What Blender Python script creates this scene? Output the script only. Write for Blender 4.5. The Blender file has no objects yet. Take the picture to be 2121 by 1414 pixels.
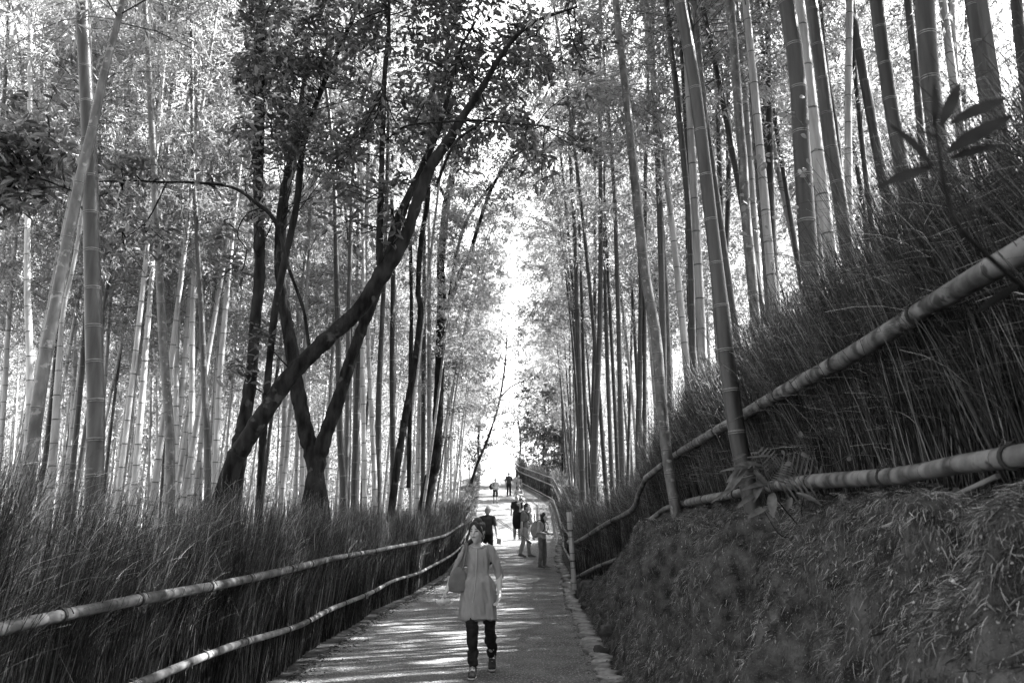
import bpy, math, random
import numpy as np
from mathutils import Vector, Matrix, noise
R = np.random.RandomState(7)
random.seed(7)
rad = math.radians
scene = bpy.context.scene

# ------------------------------------------------------------------ camera, sky, sun, exposure
LENS = 28.0
FPX = LENS / 36.0 * 2121.0
PITCH = rad(12.7)
EYE = 1.6
cd = bpy.data.cameras.new('camera')
cam = bpy.data.objects.new('camera', cd)
scene.collection.objects.link(cam)
cam.location = (0, 0, EYE)
cam.rotation_euler = (rad(90) + PITCH, 0, 0)
cd.lens = LENS
cd.sensor_width = 36
cd.clip_start = 0.05
cd.clip_end = 2000
cd.dof.use_dof = True
cd.dof.focus_distance = 11.0
cd.dof.aperture_fstop = 4.5
scene.camera = cam

SUN_EL, SUN_AZ = 47.0, 68.0          # azimuth measured from the view direction (+y) towards the right (+x)
w = bpy.data.worlds.new("World")
scene.world = w
w.use_nodes = True
nt = w.node_tree
bg = nt.nodes['Background']
sky = nt.nodes.new('ShaderNodeTexSky')
sky.sky_type = 'NISHITA'
sky.sun_disc = False
sky.sun_elevation = rad(SUN_EL)
sky.sun_rotation = rad(SUN_AZ)
sky.air_density = 1.2
sky.dust_density = 2.5
bw = nt.nodes.new('ShaderNodeRGBToBW')
nt.links.new(sky.outputs[0], bw.inputs[0])
nt.links.new(bw.outputs[0], bg.inputs[0])
bg.inputs[1].default_value = 0.062
sl = bpy.data.lights.new('sun', 'SUN')
sl.energy = 5.0
sl.angle = rad(0.6)
so = bpy.data.objects.new('sun', sl)
scene.collection.objects.link(so)
sd = Vector((math.sin(rad(SUN_AZ)) * math.cos(rad(SUN_EL)), math.cos(rad(SUN_AZ)) * math.cos(rad(SUN_EL)), math.sin(rad(SUN_EL))))
so.rotation_euler = sd.to_track_quat('Z', 'Y').to_euler()
so.location = (30, 10, 40)
scene.view_settings.view_transform = 'Standard'
scene.view_settings.look = 'None'
scene.view_settings.gamma = 1
scene.view_settings.exposure = 3.95
scene.cycles.max_bounces = 6
scene.cycles.diffuse_bounces = 3
scene.cycles.glossy_bounces = 2
scene.cycles.transmission_bounces = 4
scene.cycles.volume_bounces = 0
scene.cycles.transparent_max_bounces = 4
scene.cycles.use_denoising = True
scene.cycles.denoiser = 'OPENIMAGEDENOISE'
scene.cycles.denoising_input_passes = 'RGB_ALBEDO_NORMAL'
scene.cycles.denoising_prefilter = 'ACCURATE'
scene.cycles.sample_clamp_indirect = 0.25
scene.cycles.blur_glossy = 1.0

# ------------------------------------------------------------------ helpers
def P(u, v, d):
    """point that the photo pixel (u, v) shows at the forward distance d (metres along +y)"""
    a = (u - 1060.5) / FPX
    b = (707 - v) / FPX
    ry = math.cos(PITCH) - b * math.sin(PITCH)
    rz = math.sin(PITCH) + b * math.cos(PITCH)
    t = d / ry
    return np.array((a * t, d, EYE + rz * t))
def pxr(px, u, v, d):
    """radius in metres of something px wide at that place"""
    b = (707 - v) / FPX
    ry = math.cos(PITCH) - b * math.sin(PITCH)
    return px * (d / ry) / FPX / 2

def link(o, parent=None):
    scene.collection.objects.link(o)
    if parent is not None:
        o.parent = parent
    return o
def tag(o, label=None, cat=None, group=None, kind=None):
    if label: o['label'] = label
    if cat: o['category'] = cat
    if group: o['group'] = group
    if kind: o['kind'] = kind
    return o
def empty(name, loc, label=None, cat=None, group=None, kind=None, rz=0.0):
    o = bpy.data.objects.new(name, None)
    o.empty_display_size = 0.2
    o.location = loc
    o.rotation_euler = (0, 0, rz)
    link(o)
    return tag(o, label, cat, group, kind)
class MB:
    def __init__(s):
        s.V = []; s.Q = []; s.T = []; s.MQ = []; s.MT = []; s.n = 0
    def add(s, V, Q=None, T=None, mi=0):
        V = np.asarray(V, float).reshape(-1, 3)
        if Q is not None and len(Q):
            Q = np.asarray(Q, np.int64).reshape(-1, 4) + s.n
            s.Q.append(Q)
            s.MQ.append(np.full(len(Q), mi) if np.isscalar(mi) else np.asarray(mi))
        if T is not None and len(T):
            T = np.asarray(T, np.int64).reshape(-1, 3) + s.n
            s.T.append(T); s.MT.append(np.full(len(T), mi if np.isscalar(mi) else 0))
        s.V.append(V); s.n += len(V)
        return s
    def mesh(s, name, mats, smooth=True):
        me = bpy.data.meshes.new(name)
        V = np.concatenate(s.V) if s.V else np.zeros((0, 3))
        Q = np.concatenate(s.Q) if s.Q else np.zeros((0, 4), int)
        T = np.concatenate(s.T) if s.T else np.zeros((0, 3), int)
        me.vertices.add(len(V)); me.vertices.foreach_set('co', V.astype(np.float32).ravel())
        idx = np.concatenate([Q.ravel(), T.ravel()]).astype(np.int32)
        me.loops.add(len(idx)); me.loops.foreach_set('vertex_index', idx)
        st = np.concatenate([np.arange(len(Q)) * 4, len(Q) * 4 + np.arange(len(T)) * 3]).astype(np.int32)
        me.polygons.add(len(Q) + len(T))
        me.polygons.foreach_set('loop_start', st)
        mi = np.concatenate((s.MQ or [np.zeros(0, int)]) + (s.MT or [])).astype(np.int32)
        me.polygons.foreach_set('material_index', mi)
        me.polygons.foreach_set('use_smooth', np.full(len(Q) + len(T), bool(smooth)))
        for m in (mats if isinstance(mats, (list, tuple)) else [mats]):
            me.materials.append(m)
        me.update(calc_edges=True)
        me.validate()
        return me
    def build(s, name, mats, parent=None, smooth=True, loc=None):
        o = bpy.data.objects.new(name, s.mesh(name, mats, smooth))
        if loc is not None:
            o.location = loc
        return link(o, parent)
def nrm(a):
    return a / np.maximum(np.linalg.norm(a, axis=-1, keepdims=True), 1e-9)
def tubes(mb, Pt, Rd, sides=3, mi=0, cap=False):
    """N polylines Pt[N,K,3], radii Rd[N,K]; sides=2 makes flat ribbons"""
    Pt = np.asarray(Pt, float); Rd = np.asarray(Rd, float)
    N, K = Pt.shape[:2]
    T = np.empty_like(Pt)
    T[:, 1:-1] = Pt[:, 2:] - Pt[:, :-2]; T[:, 0] = Pt[:, 1] - Pt[:, 0]; T[:, -1] = Pt[:, -1] - Pt[:, -2]
    T = nrm(T)
    ref = nrm(R.normal(size=(N, 1, 3))) if sides < 6 else np.tile(np.array([[[0.9, 0.43, 0.05]]]), (N, 1, 1))
    A = nrm(np.cross(T, np.broadcast_to(ref, T.shape)))
    B = np.cross(T, A)
    if sides == 2:
        V = np.stack([Pt + A * Rd[..., None], Pt - A * Rd[..., None]], 2)
        i = np.arange(N * (K - 1))
        base = (i // (K - 1)) * K * 2 + (i % (K - 1)) * 2
        mb.add(V, np.stack([base, base + 1, base + 3, base + 2], 1), mi=mi)
        return
    an = np.arange(sides) * 2 * math.pi / sides
    V = Pt[:, :, None, :] + Rd[:, :, None, None] * (A[:, :, None, :] * np.cos(an)[None, None, :, None] + B[:, :, None, :] * np.sin(an)[None, None, :, None])
    n, k, sg = np.meshgrid(np.arange(N), np.arange(K - 1), np.arange(sides), indexing='ij')
    a = (n * K + k) * sides + sg
    b = (n * K + k) * sides + (sg + 1) % sides
    F = np.stack([a, b, b + sides, a + sides], -1).reshape(-1, 4)
    if not np.isscalar(mi):     # material per segment
        mi = np.broadcast_to(np.asarray(mi)[None, :, None], n.shape).ravel()
    mb.add(V, F, mi=mi)
    if cap:
        for q in range(N):
            for e, kk in ((0, 0), (1, K - 1)):
                b0 = (q * K + kk) * sides
                ring = V.reshape(-1, 3)[b0:b0 + sides]
                c = ring.mean(0)
                tr = [[0, 1 + (j + 1) % sides, 1 + j] if e == 0 else [0, 1 + j, 1 + (j + 1) % sides] for j in range(sides)]
                mb.add(np.vstack([c[None], ring]), T=tr, mi=0 if not np.isscalar(mi) else mi)
def leaves(mb, C, D, L, W, mi=0, droop=0.15):
    """pointed leaves: base C[N,3], direction D[N,3], length L[N], width W[N]"""
    C = np.asarray(C, float); D = nrm(np.asarray(D, float)); N = len(C)
    S = nrm(np.cross(D, nrm(R.normal(size=(N, 3)) + np.array([0, 0, 1.6]))))
    Nn = np.cross(S, D)
    L = np.broadcast_to(L, (N,))[:, None]; W = np.broadcast_to(W, (N,))[:, None]
    m = C + D * L * 0.4
    V = np.stack([C, m + S * W / 2 + Nn * W * .15, C + D * L - Nn * L * droop, m - S * W / 2 + Nn * W * .15], 1)
    mb.add(V, np.arange(4 * N).reshape(N, 4), mi=mi)
def bigleaf(mb, b, t, w, up=(0, 0, 1), curl=0.12, mi=0, n=7):
    b = np.array(b, float); t = np.array(t, float); d = t - b; L = np.linalg.norm(d); d /= L
    s = nrm(np.cross(d, np.array(up, float)) + 1e-6); nn = np.cross(s, d)
    rows = []
    for i in range(n):
        q = i / (n - 1)
        ww = w / 2 * (math.sin(math.pi * min(1, q * 0.93 + 0.035)) ** 0.8) * (1.08 - 0.35 * q) + 0.0008
        c = b + d * L * q - nn * L * curl * (q * q) * 1.3
        rows += [c - s * ww + nn * ww * .3, c, c + s * ww + nn * ww * .3]
    Q = []
    for i in range(n - 1):
        for j in range(2):
            a = i * 3 + j
            Q.append([a, a + 1, a + 4, a + 3])
    mb.add(rows, Q, mi=mi)
def interp(x, xs, ys):
    return np.interp(x, xs, ys)
def smooth_poly(pts, n):
    """Catmull-Rom through pts (k,m) resampled to n points"""
    p = np.asarray(pts, float)
    p = np.vstack([2 * p[0] - p[1], p, 2 * p[-1] - p[-2]])
    k = len(p) - 3
    out = []
    for t in np.linspace(0, k - 1e-6, n):
        i = int(t); f = t - i
        a, b, c, d = p[i:i + 4]
        out.append(0.5 * ((2 * b) + (c - a) * f + (2 * a - 5 * b + 4 * c - d) * f * f + (3 * b - a - 3 * c + d) * f ** 3))
    return np.array(out)

# ------------------------------------------------------------------ materials (the photograph is black and white: everything is grey)
def g3(v): return (v, v, v, 1)
def mat(name, lo, hi=None, rough=.6, scale=8.0, stretch=(1, 1, 1), bump=0.0, bscale=None, island=0.0, objv=0.0, trans=0.0, spec=.3, detail=6.0, spots=None, coords='Object', pos=(.35, .65), sparse=0.0):
    m = bpy.data.materials.new(name)
    m.use_nodes = True
    t = m.node_tree; N = t.nodes; Lk = t.links
    b = N['Principled BSDF']
    b.inputs['Roughness'].default_value = rough
    b.inputs['Specular IOR Level'].default_value = spec
    hi = lo if hi is None else hi
    tc = N.new('ShaderNodeTexCoord'); mp = N.new('ShaderNodeMapping')
    mp.inputs['Scale'].default_value = stretch
    Lk.new(tc.outputs[coords], mp.inputs['Vector'])
    nz = N.new('ShaderNodeTexNoise'); nz.inputs['Scale'].default_value = scale; nz.inputs['Detail'].default_value = detail
    Lk.new(mp.outputs[0], nz.inputs['Vector'])
    cr = N.new('ShaderNodeValToRGB')
    cr.color_ramp.elements[0].position = pos[0]; cr.color_ramp.elements[0].color = g3(lo)
    cr.color_ramp.elements[1].position = pos[1]; cr.color_ramp.elements[1].color = g3(hi)
    Lk.new(nz.outputs['Fac'], cr.inputs[0])
    col = cr.outputs[0]
    def mul(col, src, a, c):
        mr = N.new('ShaderNodeMapRange'); mr.inputs['To Min'].default_value = a; mr.inputs['To Max'].default_value = c
        Lk.new(src, mr.inputs['Value'])
        mx = N.new('ShaderNodeMix'); mx.data_type = 'RGBA'; mx.blend_type = 'MULTIPLY'; mx.inputs['Factor'].default_value = 1
        Lk.new(col, mx.inputs['A']); Lk.new(mr.outputs[0], mx.inputs['B'])
        return mx.outputs['Result']
    if island:
        ge = N.new('ShaderNodeNewGeometry')
        col = mul(col, ge.outputs['Random Per Island'], 1 - island, 1 + island)
    if sparse:      # highlights put into the colour: a few bright strands among many dull ones
        ge = N.new('ShaderNodeNewGeometry'); pw = N.new('ShaderNodeMath'); pw.operation = 'POWER'; pw.inputs[1].default_value = 4
        Lk.new(ge.outputs['Random Per Island'], pw.inputs[0])
        col = mul(col, pw.outputs[0], .28, sparse)
    if objv:
        oi = N.new('ShaderNodeObjectInfo')
        col = mul(col, oi.outputs['Random'], 1 - objv, 1 + objv)
    if spots:
        sc_, thr, val = spots
        n2 = N.new('ShaderNodeTexNoise'); n2.inputs['Scale'].default_value = sc_; n2.inputs['Detail'].default_value = 3
        Lk.new(tc.outputs[coords], n2.inputs['Vector'])
        r2 = N.new('ShaderNodeValToRGB'); r2.color_ramp.elements[0].position = thr; r2.color_ramp.elements[0].color = g3(0)
        r2.color_ramp.elements[1].position = thr + .06; r2.color_ramp.elements[1].color = g3(1)
        Lk.new(n2.outputs['Fac'], r2.inputs[0])
        mx = N.new('ShaderNodeMix'); mx.data_type = 'RGBA'
        Lk.new(r2.outputs[0], mx.inputs['Factor']); Lk.new(col, mx.inputs['A']); mx.inputs['B'].default_value = g3(val)
        col = mx.outputs['Result']
    Lk.new(col, b.inputs['Base Color'])
    if bump:
        bs = N.new('ShaderNodeBump'); bs.inputs['Strength'].default_value = bump; bs.inputs['Distance'].default_value = .02
        nb = N.new('ShaderNodeTexNoise'); nb.inputs['Scale'].default_value = bscale or scale * 3; nb.inputs['Detail'].default_value = 8
        Lk.new(mp.outputs[0], nb.inputs['Vector']); Lk.new(nb.outputs['Fac'], bs.inputs['Height'])
        Lk.new(bs.outputs[0], b.inputs['Normal'])
    if trans:
        tr = N.new('ShaderNodeBsdfTranslucent'); ms = N.new('ShaderNodeMixShader')
        Lk.new(col, tr.inputs['Color'])
        ms.inputs[0].default_value = trans
        Lk.new(b.outputs[0], ms.inputs[1]); Lk.new(tr.outputs[0], ms.inputs[2])
        Lk.new(ms.outputs[0], N['Material Output'].inputs[0])
    return m
M = {}
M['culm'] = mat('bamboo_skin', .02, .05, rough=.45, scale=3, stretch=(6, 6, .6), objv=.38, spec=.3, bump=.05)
M['culm_pale'] = mat('bamboo_skin_pale', .17, .32, rough=.42, scale=3, stretch=(6, 6, .6), objv=.25, spec=.45, bump=.05)  # pale dusty bamboo; the sun on the culms is also put into the tone
M['culm_old'] = mat('bamboo_skin_stained', .03, .10, rough=.5, scale=7, stretch=(2, 2, .8), spec=.4, bump=.1, spots=(16, .6, .17))
M['node_dark'] = mat('bamboo_node_groove', .008, .018)
M['node_pale'] = mat('bamboo_node_bloom', .09, .17, scale=20)
M['leaf_bamboo'] = mat('bamboo_leaf', .17, .38, rough=.45, scale=.6, island=.35, trans=.45, spec=.5)
M['leaf_dark'] = mat('evergreen_leaf', .07, .17, rough=.36, scale=2, island=.6, trans=.4, spec=.5)
M['leaf_pale'] = mat('pale_vine_leaf', .10, .2, rough=.5, island=.2, trans=.35)
M['leaf_mid'] = mat('shrub_leaf', .05, .11, rough=.4, scale=20, island=.3, trans=.3, spec=.5)
M['bark'] = mat('dark_bark', .004, .026, rough=.85, scale=11, stretch=(1, 1, .3), bump=1.0, bscale=22, spots=(5, .63, .05), spec=.08)
M['bark_pale'] = mat('pale_bark', .12, .2, rough=.8, scale=9, bump=.5)
M['leaf_far'] = mat('sunlit_tree_leaf', .05, .13, rough=.5, scale=.6, island=.4, trans=.4)
M['leaf_near'] = mat('glossy_sprig_leaf', .014, .026, rough=.8, scale=20, trans=.1, spec=.03)
M['twig'] = mat('brushwood_twig', .014, .05, rough=.55, scale=3, sparse=4.5, spec=.15)
M['wisp'] = mat('brushwood_tip', .018, .065, rough=.55, scale=1.2, sparse=7, spec=.15)
M['rail'] = mat('weathered_bamboo_rail', .025, .16, rough=.5, scale=5, stretch=(1.5, 1.5, 1.5), bump=.15, spots=(9, .56, .025), spec=.3)
M['rope'] = mat('black_palm_rope', .015, .03, rough=.9)
M['path'] = mat('asphalt_with_pale_grit', .06, .125, rough=.85, scale=2.2, bump=.8, bscale=60, spots=(44, .57, .3), coords='Object')
M['patch'] = mat('worn_concrete', .15, .22, rough=.8, scale=5, bump=.2)
M['soil'] = mat('soil_and_moss', .006, .07, rough=.95, scale=9, bump=1.0, bscale=38, spots=(140, .6, .08))
M['stone'] = mat('edging_stone', .12, .27, rough=.85, scale=6, bump=.5, bscale=25, objv=.3)
M['rubble'] = mat('dark_rubble', .02, .06, rough=.9, scale=9, bump=.6, objv=.3)
M['moss'] = mat('moss_strand', .045, .15, rough=.9, scale=2.2, sparse=3.5)
M['litter'] = mat('dry_leaf', .03, .10, rough=.7, scale=4, sparse=3.0)
M['wall'] = mat('white_plaster', .25, .3, rough=.8)
M['tile'] = mat('roof_tile', .08, .14, rough=.6, scale=20)

# ------------------------------------------------------------------ the lie of the land
PY = [-20, 16, 21, 26, 34.5, 42, 55.5, 61, 84, 95, 130, 400]
PZ = [0, 0, .08, .3, .95, 1.6, 2.76, 3.35, 5.9, 6.5, 6.3, 2.0]
def zp(y): return interp(y, PY, PZ)
def xl(y): return interp(y, [-20, 15, 20, 25, 35, 45, 55, 84, 95, 140], [-2.2, -2.2, -1.78, -1.52, -1.5, -1.9, -2.25, -3.2, -3.6, -6])
def xr(y): return interp(y, [-20, 8, 12.5, 18, 21, 26, 34, 47, 55, 63, 73, 84, 95, 140], [.9, .9, 1.0, 1.15, 1.33, 1.4, 1.9, 2.3, 2.45, 1.6, .45, 0, -.2, -1])
def xfr(y): return interp(y, [-20, 0, 2.9, 4, 6.1, 11.5, 13, 14, 17.5, 21, 26, 34, 47, 55, 63, 73, 84, 95], [1.6, 1.7, 1.84, 1.92, 2.04, 2.28, 2.2, 2.15, 1.4, 1.6, 1.72, 2.2, 2.65, 2.85, 2.0, .8, .35, .2])
def crest(y): return interp(y, [-20, 11.3, 12.5, 14, 15.5, 17.5, 21], [1.7, 1.7, 1.45, .95, .55, .28, .15])
def hnoise(x, y):
    return (np.sin(x * 1.7 + y * .9) * .5 + np.sin(x * .63 - y * 1.31 + 2) * .6 + np.sin(x * 3.1 + y * 2.7 + 1) * .25)
def H0(x, y):
    x = np.asarray(x, float); y = np.asarray(y, float)
    z = zp(y)
    L = x < xl(y)
    z = zp(y) * (1 - .8 * np.clip((xl(y) - x - 1.5) / 14, 0, 1) * (x < xl(y)) - .6 * np.clip((x - xfr(y) - 1.5) / 14, 0, 1) * (y > 16) * (x > xfr(y)))
    zl = z + .03 + .05 * hnoise(x, y) * np.clip((xl(y) - x) / 2, 0, 1)
    xb = xr(y) + .22
    xf = xfr(y)
    t = np.clip((x - xb) / np.maximum(xf - xb, .1), 0, 1.0)
    s = np.interp(t, [0, .10, .36, .52, .75, 1], [0, .20, .60, .76, .90, 1])
    cr = crest(y)
    zr = z + .01 + cr * s + np.clip(x - xf, 0, 60) * np.where(y < 16, .14, .10) + .05 * hnoise(x, y) * np.clip((x - xf) / 2, 0, 1)
    z = np.where(L, zl, np.where(x > xb, zr, z))
    return z
def gully(x, y):
    """lumps and hollows in the face of the bank"""
    a = .16 * np.sin(y * 2.3 + 1.0) + .10 * np.sin(y * 5.1 + x * 2) + .07 * np.sin(y * 9.7 + x * 4 + 1) - .42 * np.exp(-((y - 5.6) / .2) ** 2) - .22 * np.exp(-((y - 8.1) / .3) ** 2) - .25 * np.exp(-((y - 3.5) / .18) ** 2)
    return a
def H(x, y):
    x = np.asarray(x, float); y = np.asarray(y, float)
    xb = xr(y) + .22; xf = xfr(y)
    t = np.clip((x - xb) / np.maximum(xf - xb, .1), 0, 1.0)
    band = np.sin(np.clip(t, 0, 1) * math.pi) * np.clip(crest(y) / 1.7, 0, 1) * (y > 0)
    return H0(x + gully(x, y) * band, y)
def Hs(x, y): return float(H(np.array([x]), np.array([y]))[0])

def spaced(segs):
    o = []
    for a, b, st in segs:
        o.append(np.arange(a, b, st))
    return np.concatenate(o + [[segs[-1][1]]])
gx = spaced([(-260, -40, 20), (-40, -8, 2.5), (-8, -2.6, .45), (-2.6, -2.0, .1), (-2.0, .8, .2), (.8, 3.0, .022), (3.0, 8, .3), (8, 40, 2.5), (40, 260, 20)])
gy = spaced([(-60, -4, 4), (-4, 1, .5), (1, 14, .035), (14, 22, .12), (22, 100, .7), (100, 500, 25)])
GX, GY = np.meshgrid(gx, gy)
GZ = H(GX, GY)
# finer roughness on the bank
fine = np.zeros_like(GZ)
msk = (GX > .95) & (GX < 3.0) & (GY > 1) & (GY < 22)
ii = np.argwhere(msk)
for (a, b) in ii:
    v = (GX[a, b] * 3.2, GY[a, b] * 3.0, GZ[a, b] * 2.0)
    fine[a, b] = noise.fractal(v, 0.9, 2.1, 5)
tb = np.clip((GX - xr(GY) - .12) / .3, 0, 1)
GZ = GZ + fine * .10 * tb * msk
PM = (GX > xl(GY) - .05) & (GX < xr(GY) + .02)
GZ = np.where(PM, GZ - .03, GZ)
ny, nx = GX.shape
idx = np.arange(ny * nx).reshape(ny, nx)
Fq = np.stack([idx[:-1, :-1], idx[:-1, 1:], idx[1:, 1:], idx[1:, :-1]], -1).reshape(-1, 4)
GXd = GX - np.where(msk, fine * .09 * tb, 0)
g = MB().add(np.stack([GXd, GY, GZ], -1), Fq).build('ground', M['soil'])
tag(g, 'bare mossy soil of the grove floor rising into the bank', 'ground', kind='structure')
# path
py = spaced([(-20, 0, 2), (0, 30, .25), (30, 140, 1)])
pv = []
for y in py:
    for q in np.linspace(0, 1, 13):
        x = xl(y) - .06 + (xr(y) - xl(y) + .06) * q
        pv.append((x, y, zp(y) + .012 + .012 * math.sin(math.pi * q) + .004 * math.sin(x * 3 + y * 2)))
n = len(py); ix = np.arange(n * 13).reshape(n, 13)
pt = MB().add(pv, np.stack([ix[:-1, :-1], ix[:-1, 1:], ix[1:, 1:], ix[1:, :-1]], -1)).build('path', M['path'])
tag(pt, 'grey gritty asphalt path running straight through the grove', 'path', kind='structure')

def blob(mb, c, rx, ry, rz, seed, seg=10, rings=7, rough=.18, flat=0.0):
    vs = []
    for i in range(rings + 1):
        th = math.pi * i / rings
        for j in range(seg):
            ph = 2 * math.pi * j / seg
            d = Vector((math.sin(th) * math.cos(ph), math.sin(th) * math.sin(ph), math.cos(th)))
            k = 1 + rough * noise.noise(d * 1.7 + Vector((seed * 3.1, seed, 0))) * 2
            zz = d.z * rz * k
            if flat: zz = min(zz, rz * flat)
            # boxier stones
            sx = math.copysign(abs(d.x) ** .75, d.x); sy = math.copysign(abs(d.y) ** .75, d.y)
            vs.append((c[0] + sx * rx * k, c[1] + sy * ry * k, c[2] + zz))
    q = []
    for i in range(rings):
        for j in range(seg):
            a = i * seg + j; b = i * seg + (j + 1) % seg
            q.append([a, a + seg, b + seg, b])
    mb.add(vs, q)
# pale worn patch of the path
pts = []
for k in range(26):
    a = 2 * math.pi * k / 26
    rr = 1 + .25 * noise.noise(Vector((math.cos(a) * 2, math.sin(a) * 2, 5)))
    pts.append((.42 + .30 * rr * math.cos(a), 21.6 + 1.0 * rr * math.sin(a), zp(21.6 + 1.0 * rr * math.sin(a)) + .030))
pc = MB(); pc.add([(.42, 21.6, zp(21.6) + .031)] + pts, T=[[0, 1 + k, 1 + (k + 1) % 26] for k in range(26)])
tag(pc.build('path_patch', M['patch']), 'small pale worn patch in the asphalt before the jumpsuit woman', 'path', kind='structure')

# edging stones
stone_me = []
for k in range(7):
    mb = MB(); blob(mb, (0, 0, 0), .13, .085, .05, k + 1, seg=12, rings=8, rough=.28, flat=.7)
    stone_me.append(mb.mesh('edging_stone', M['stone']))
y = 5.6; k = 0
while y < 31:
    o = bpy.data.objects.new('edging_stone', stone_me[k % 7]); link(o)
    s = random.uniform(.75, 1.3)
    o.location = (float(xr(y)) + .09 + random.uniform(-.04, .04), y, float(zp(y)) + .022)
    o.scale = (random.uniform(.8, 1.25), s, random.uniform(.8, 1.3)); o.rotation_euler = (random.uniform(-.1, .1), random.uniform(-.12, .12), random.uniform(-.5, .5))
    tag(o, 'flat pale edging stone set in the row along the right edge of the path', 'stone', 'edging stones along the path')
    y += .195 * s + random.uniform(0, .07); k += 1
rub = []
for k in range(5):
    mb = MB(); blob(mb, (0, 0, 0), .07, .07, .05, k + 20, seg=10, rings=7, rough=.35)
    rub.append(mb.mesh('rubble_stone', M['rubble']))
for (u, v, s) in ((1262, 1338, 1.5), (1280, 1352, 1.1), (1268, 1322, 1.2), (1243, 1345, 1.6), (1295, 1335, .9), (1215, 1262, 1.2), (1230, 1275, .9), (1205, 1232, 1.1), (1250, 1312, .8), (1222, 1300, .9), (1160, 1118, 1.2), (1150, 1100, 1.1), (1165, 1135, 1.3), (1157, 1127, 1.0), (1172, 1150, 1.1), (1140, 1096, .8)):
    d = 1733 * (EYE - .02) / (v - 1078)
    for it in range(4): d = 1733 * (EYE - float(zp(d))) / (v - 1078)
    p = P(u, v, d)
    o = bpy.data.objects.new('rubble_stone', rub[random.randrange(5)]); link(o)
    o.location = (p[0], p[1], Hs(p[0], p[1]) + .02); o.scale = (s, s, s); o.rotation_euler = (0, 0, random.uniform(0, 6))
    tag(o, 'dark rough stone lying loose beside the edging of the path', 'stone', 'loose dark stones beside the path')

# ------------------------------------------------------------------ bamboo
def culm_mesh(mb, pts, rad_fn, inter=.28, sides=12, jitter=0.06, mats=(0, 1, 2)):
    """a jointed culm along a smooth polyline of world/local points"""
    pts = np.asarray(pts, float)
    seg = np.linalg.norm(np.diff(pts, axis=0), axis=1); S = np.concatenate([[0], np.cumsum(seg)]); Lt = S[-1]
    ss, rr, mm = [0.0], [1.0], []
    s = inter * .45
    q = 0
    while s < Lt - .05:
        r0 = float(rad_fn(s / Lt))
        e = max(r0 * .13, .003)
        for ds, k, m_ in ((-e * 3.2, 1.0, 0), (-e * .9, 1.015, 0), (-e * .2, 1.045, 2), (e * .3, .985, 1), (e * .75, 1.03, 1), (e * 2.0, 1.0, 2)):
            ss.append(s + ds); rr.append(k); mm.append(m_)
        s += inter * (1 + random.uniform(-jitter, jitter)) * (1.0 + .5 * min(1, s / 6.0))
        q += 1
    ss.append(Lt); rr.append(1.0); mm.append(0)
    # mm[i] is the material of the segment ending at ring i+1
    ss = np.array(ss); rr = np.array(rr)
    C = np.stack([np.interp(ss, S, pts[:, i]) for i in range(3)], 1)
    Rr = np.array([rad_fn(a / Lt) for a in ss]) * rr
    tubes(mb, C[None], Rr[None], sides=sides, mi=np.array([mats[m_] for m_ in mm]), cap=True)
    return S, Lt
CM = [M['culm'], M['node_dark'], M['node_pale']]

def crown(mb, pts, start, nb, leaves_per, leafL=(.09, .15), spread=1.0, mi_leaf=0, mi_br=1):
    """side branches with sprays of narrow leaves from the fraction 'start' of the culm upwards"""
    pts = np.asarray(pts, float)
    f = start + (1 - start) * (np.arange(nb) + R.rand(nb)) / nb
    idxf = f * (len(pts) - 1); i0 = np.minimum(idxf.astype(int), len(pts) - 2); fr = (idxf - i0)[:, None]
    B = pts[i0] * (1 - fr) + pts[i0 + 1] * fr
    az = R.rand(nb) * 2 * math.pi
    ln = spread * (1.9 - 1.3 * (f - start) / (1 - start)) * R.uniform(.6, 1.1, nb)
    up = R.uniform(.25, .75, nb)
    D = np.stack([np.cos(az), np.sin(az), up], 1); D = nrm(D)
    K = 5; t = np.linspace(0, 1, K)[None, :, None]
    Br = B[:, None] + D[:, None] * ln[:, None, None] * t + np.array([0, 0, -1])[None, None] * (t ** 2) * ln[:, None, None] * .35
    tubes(mb, Br, np.linspace(.007, .0025, K)[None] * np.ones((nb, 1)), sides=3, mi=mi_br)
    # sprays
    ns = 9
    tt = R.uniform(.25, 1.05, (nb, ns)); ki = np.clip(tt * (K - 1), 0, K - 1.001); k0 = ki.astype(int); kf = (ki - k0)[..., None]
    Sp = Br[np.arange(nb)[:, None], k0] * (1 - kf) + Br[np.arange(nb)[:, None], k0 + 1] * kf
    Sp = Sp.reshape(-1, 3)
    sd_ = nrm(np.repeat(D, ns, 0) * .6 + R.normal(size=Sp.shape) * .7)
    sl_ = R.uniform(.15, .45, len(Sp))
    per = max(1, int(leaves_per / ns))
    tl = R.uniform(.1, 1, (len(Sp), per, 1))
    C = (Sp[:, None] + sd_[:, None] * sl_[:, None, None] * tl + R.normal(size=(len(Sp), per, 3)) * .03).reshape(-1, 3)
    Dl = (np.repeat(sd_, per, 0) * .8 + R.normal(size=C.shape) * .55 + np.array([0, 0, -.45]))
    L = R.uniform(leafL[0], leafL[1], len(C))
    leaves(mb, C, Dl, L, L * .17 + .004, mi=mi_leaf)
    return mb
VAR = []
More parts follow.
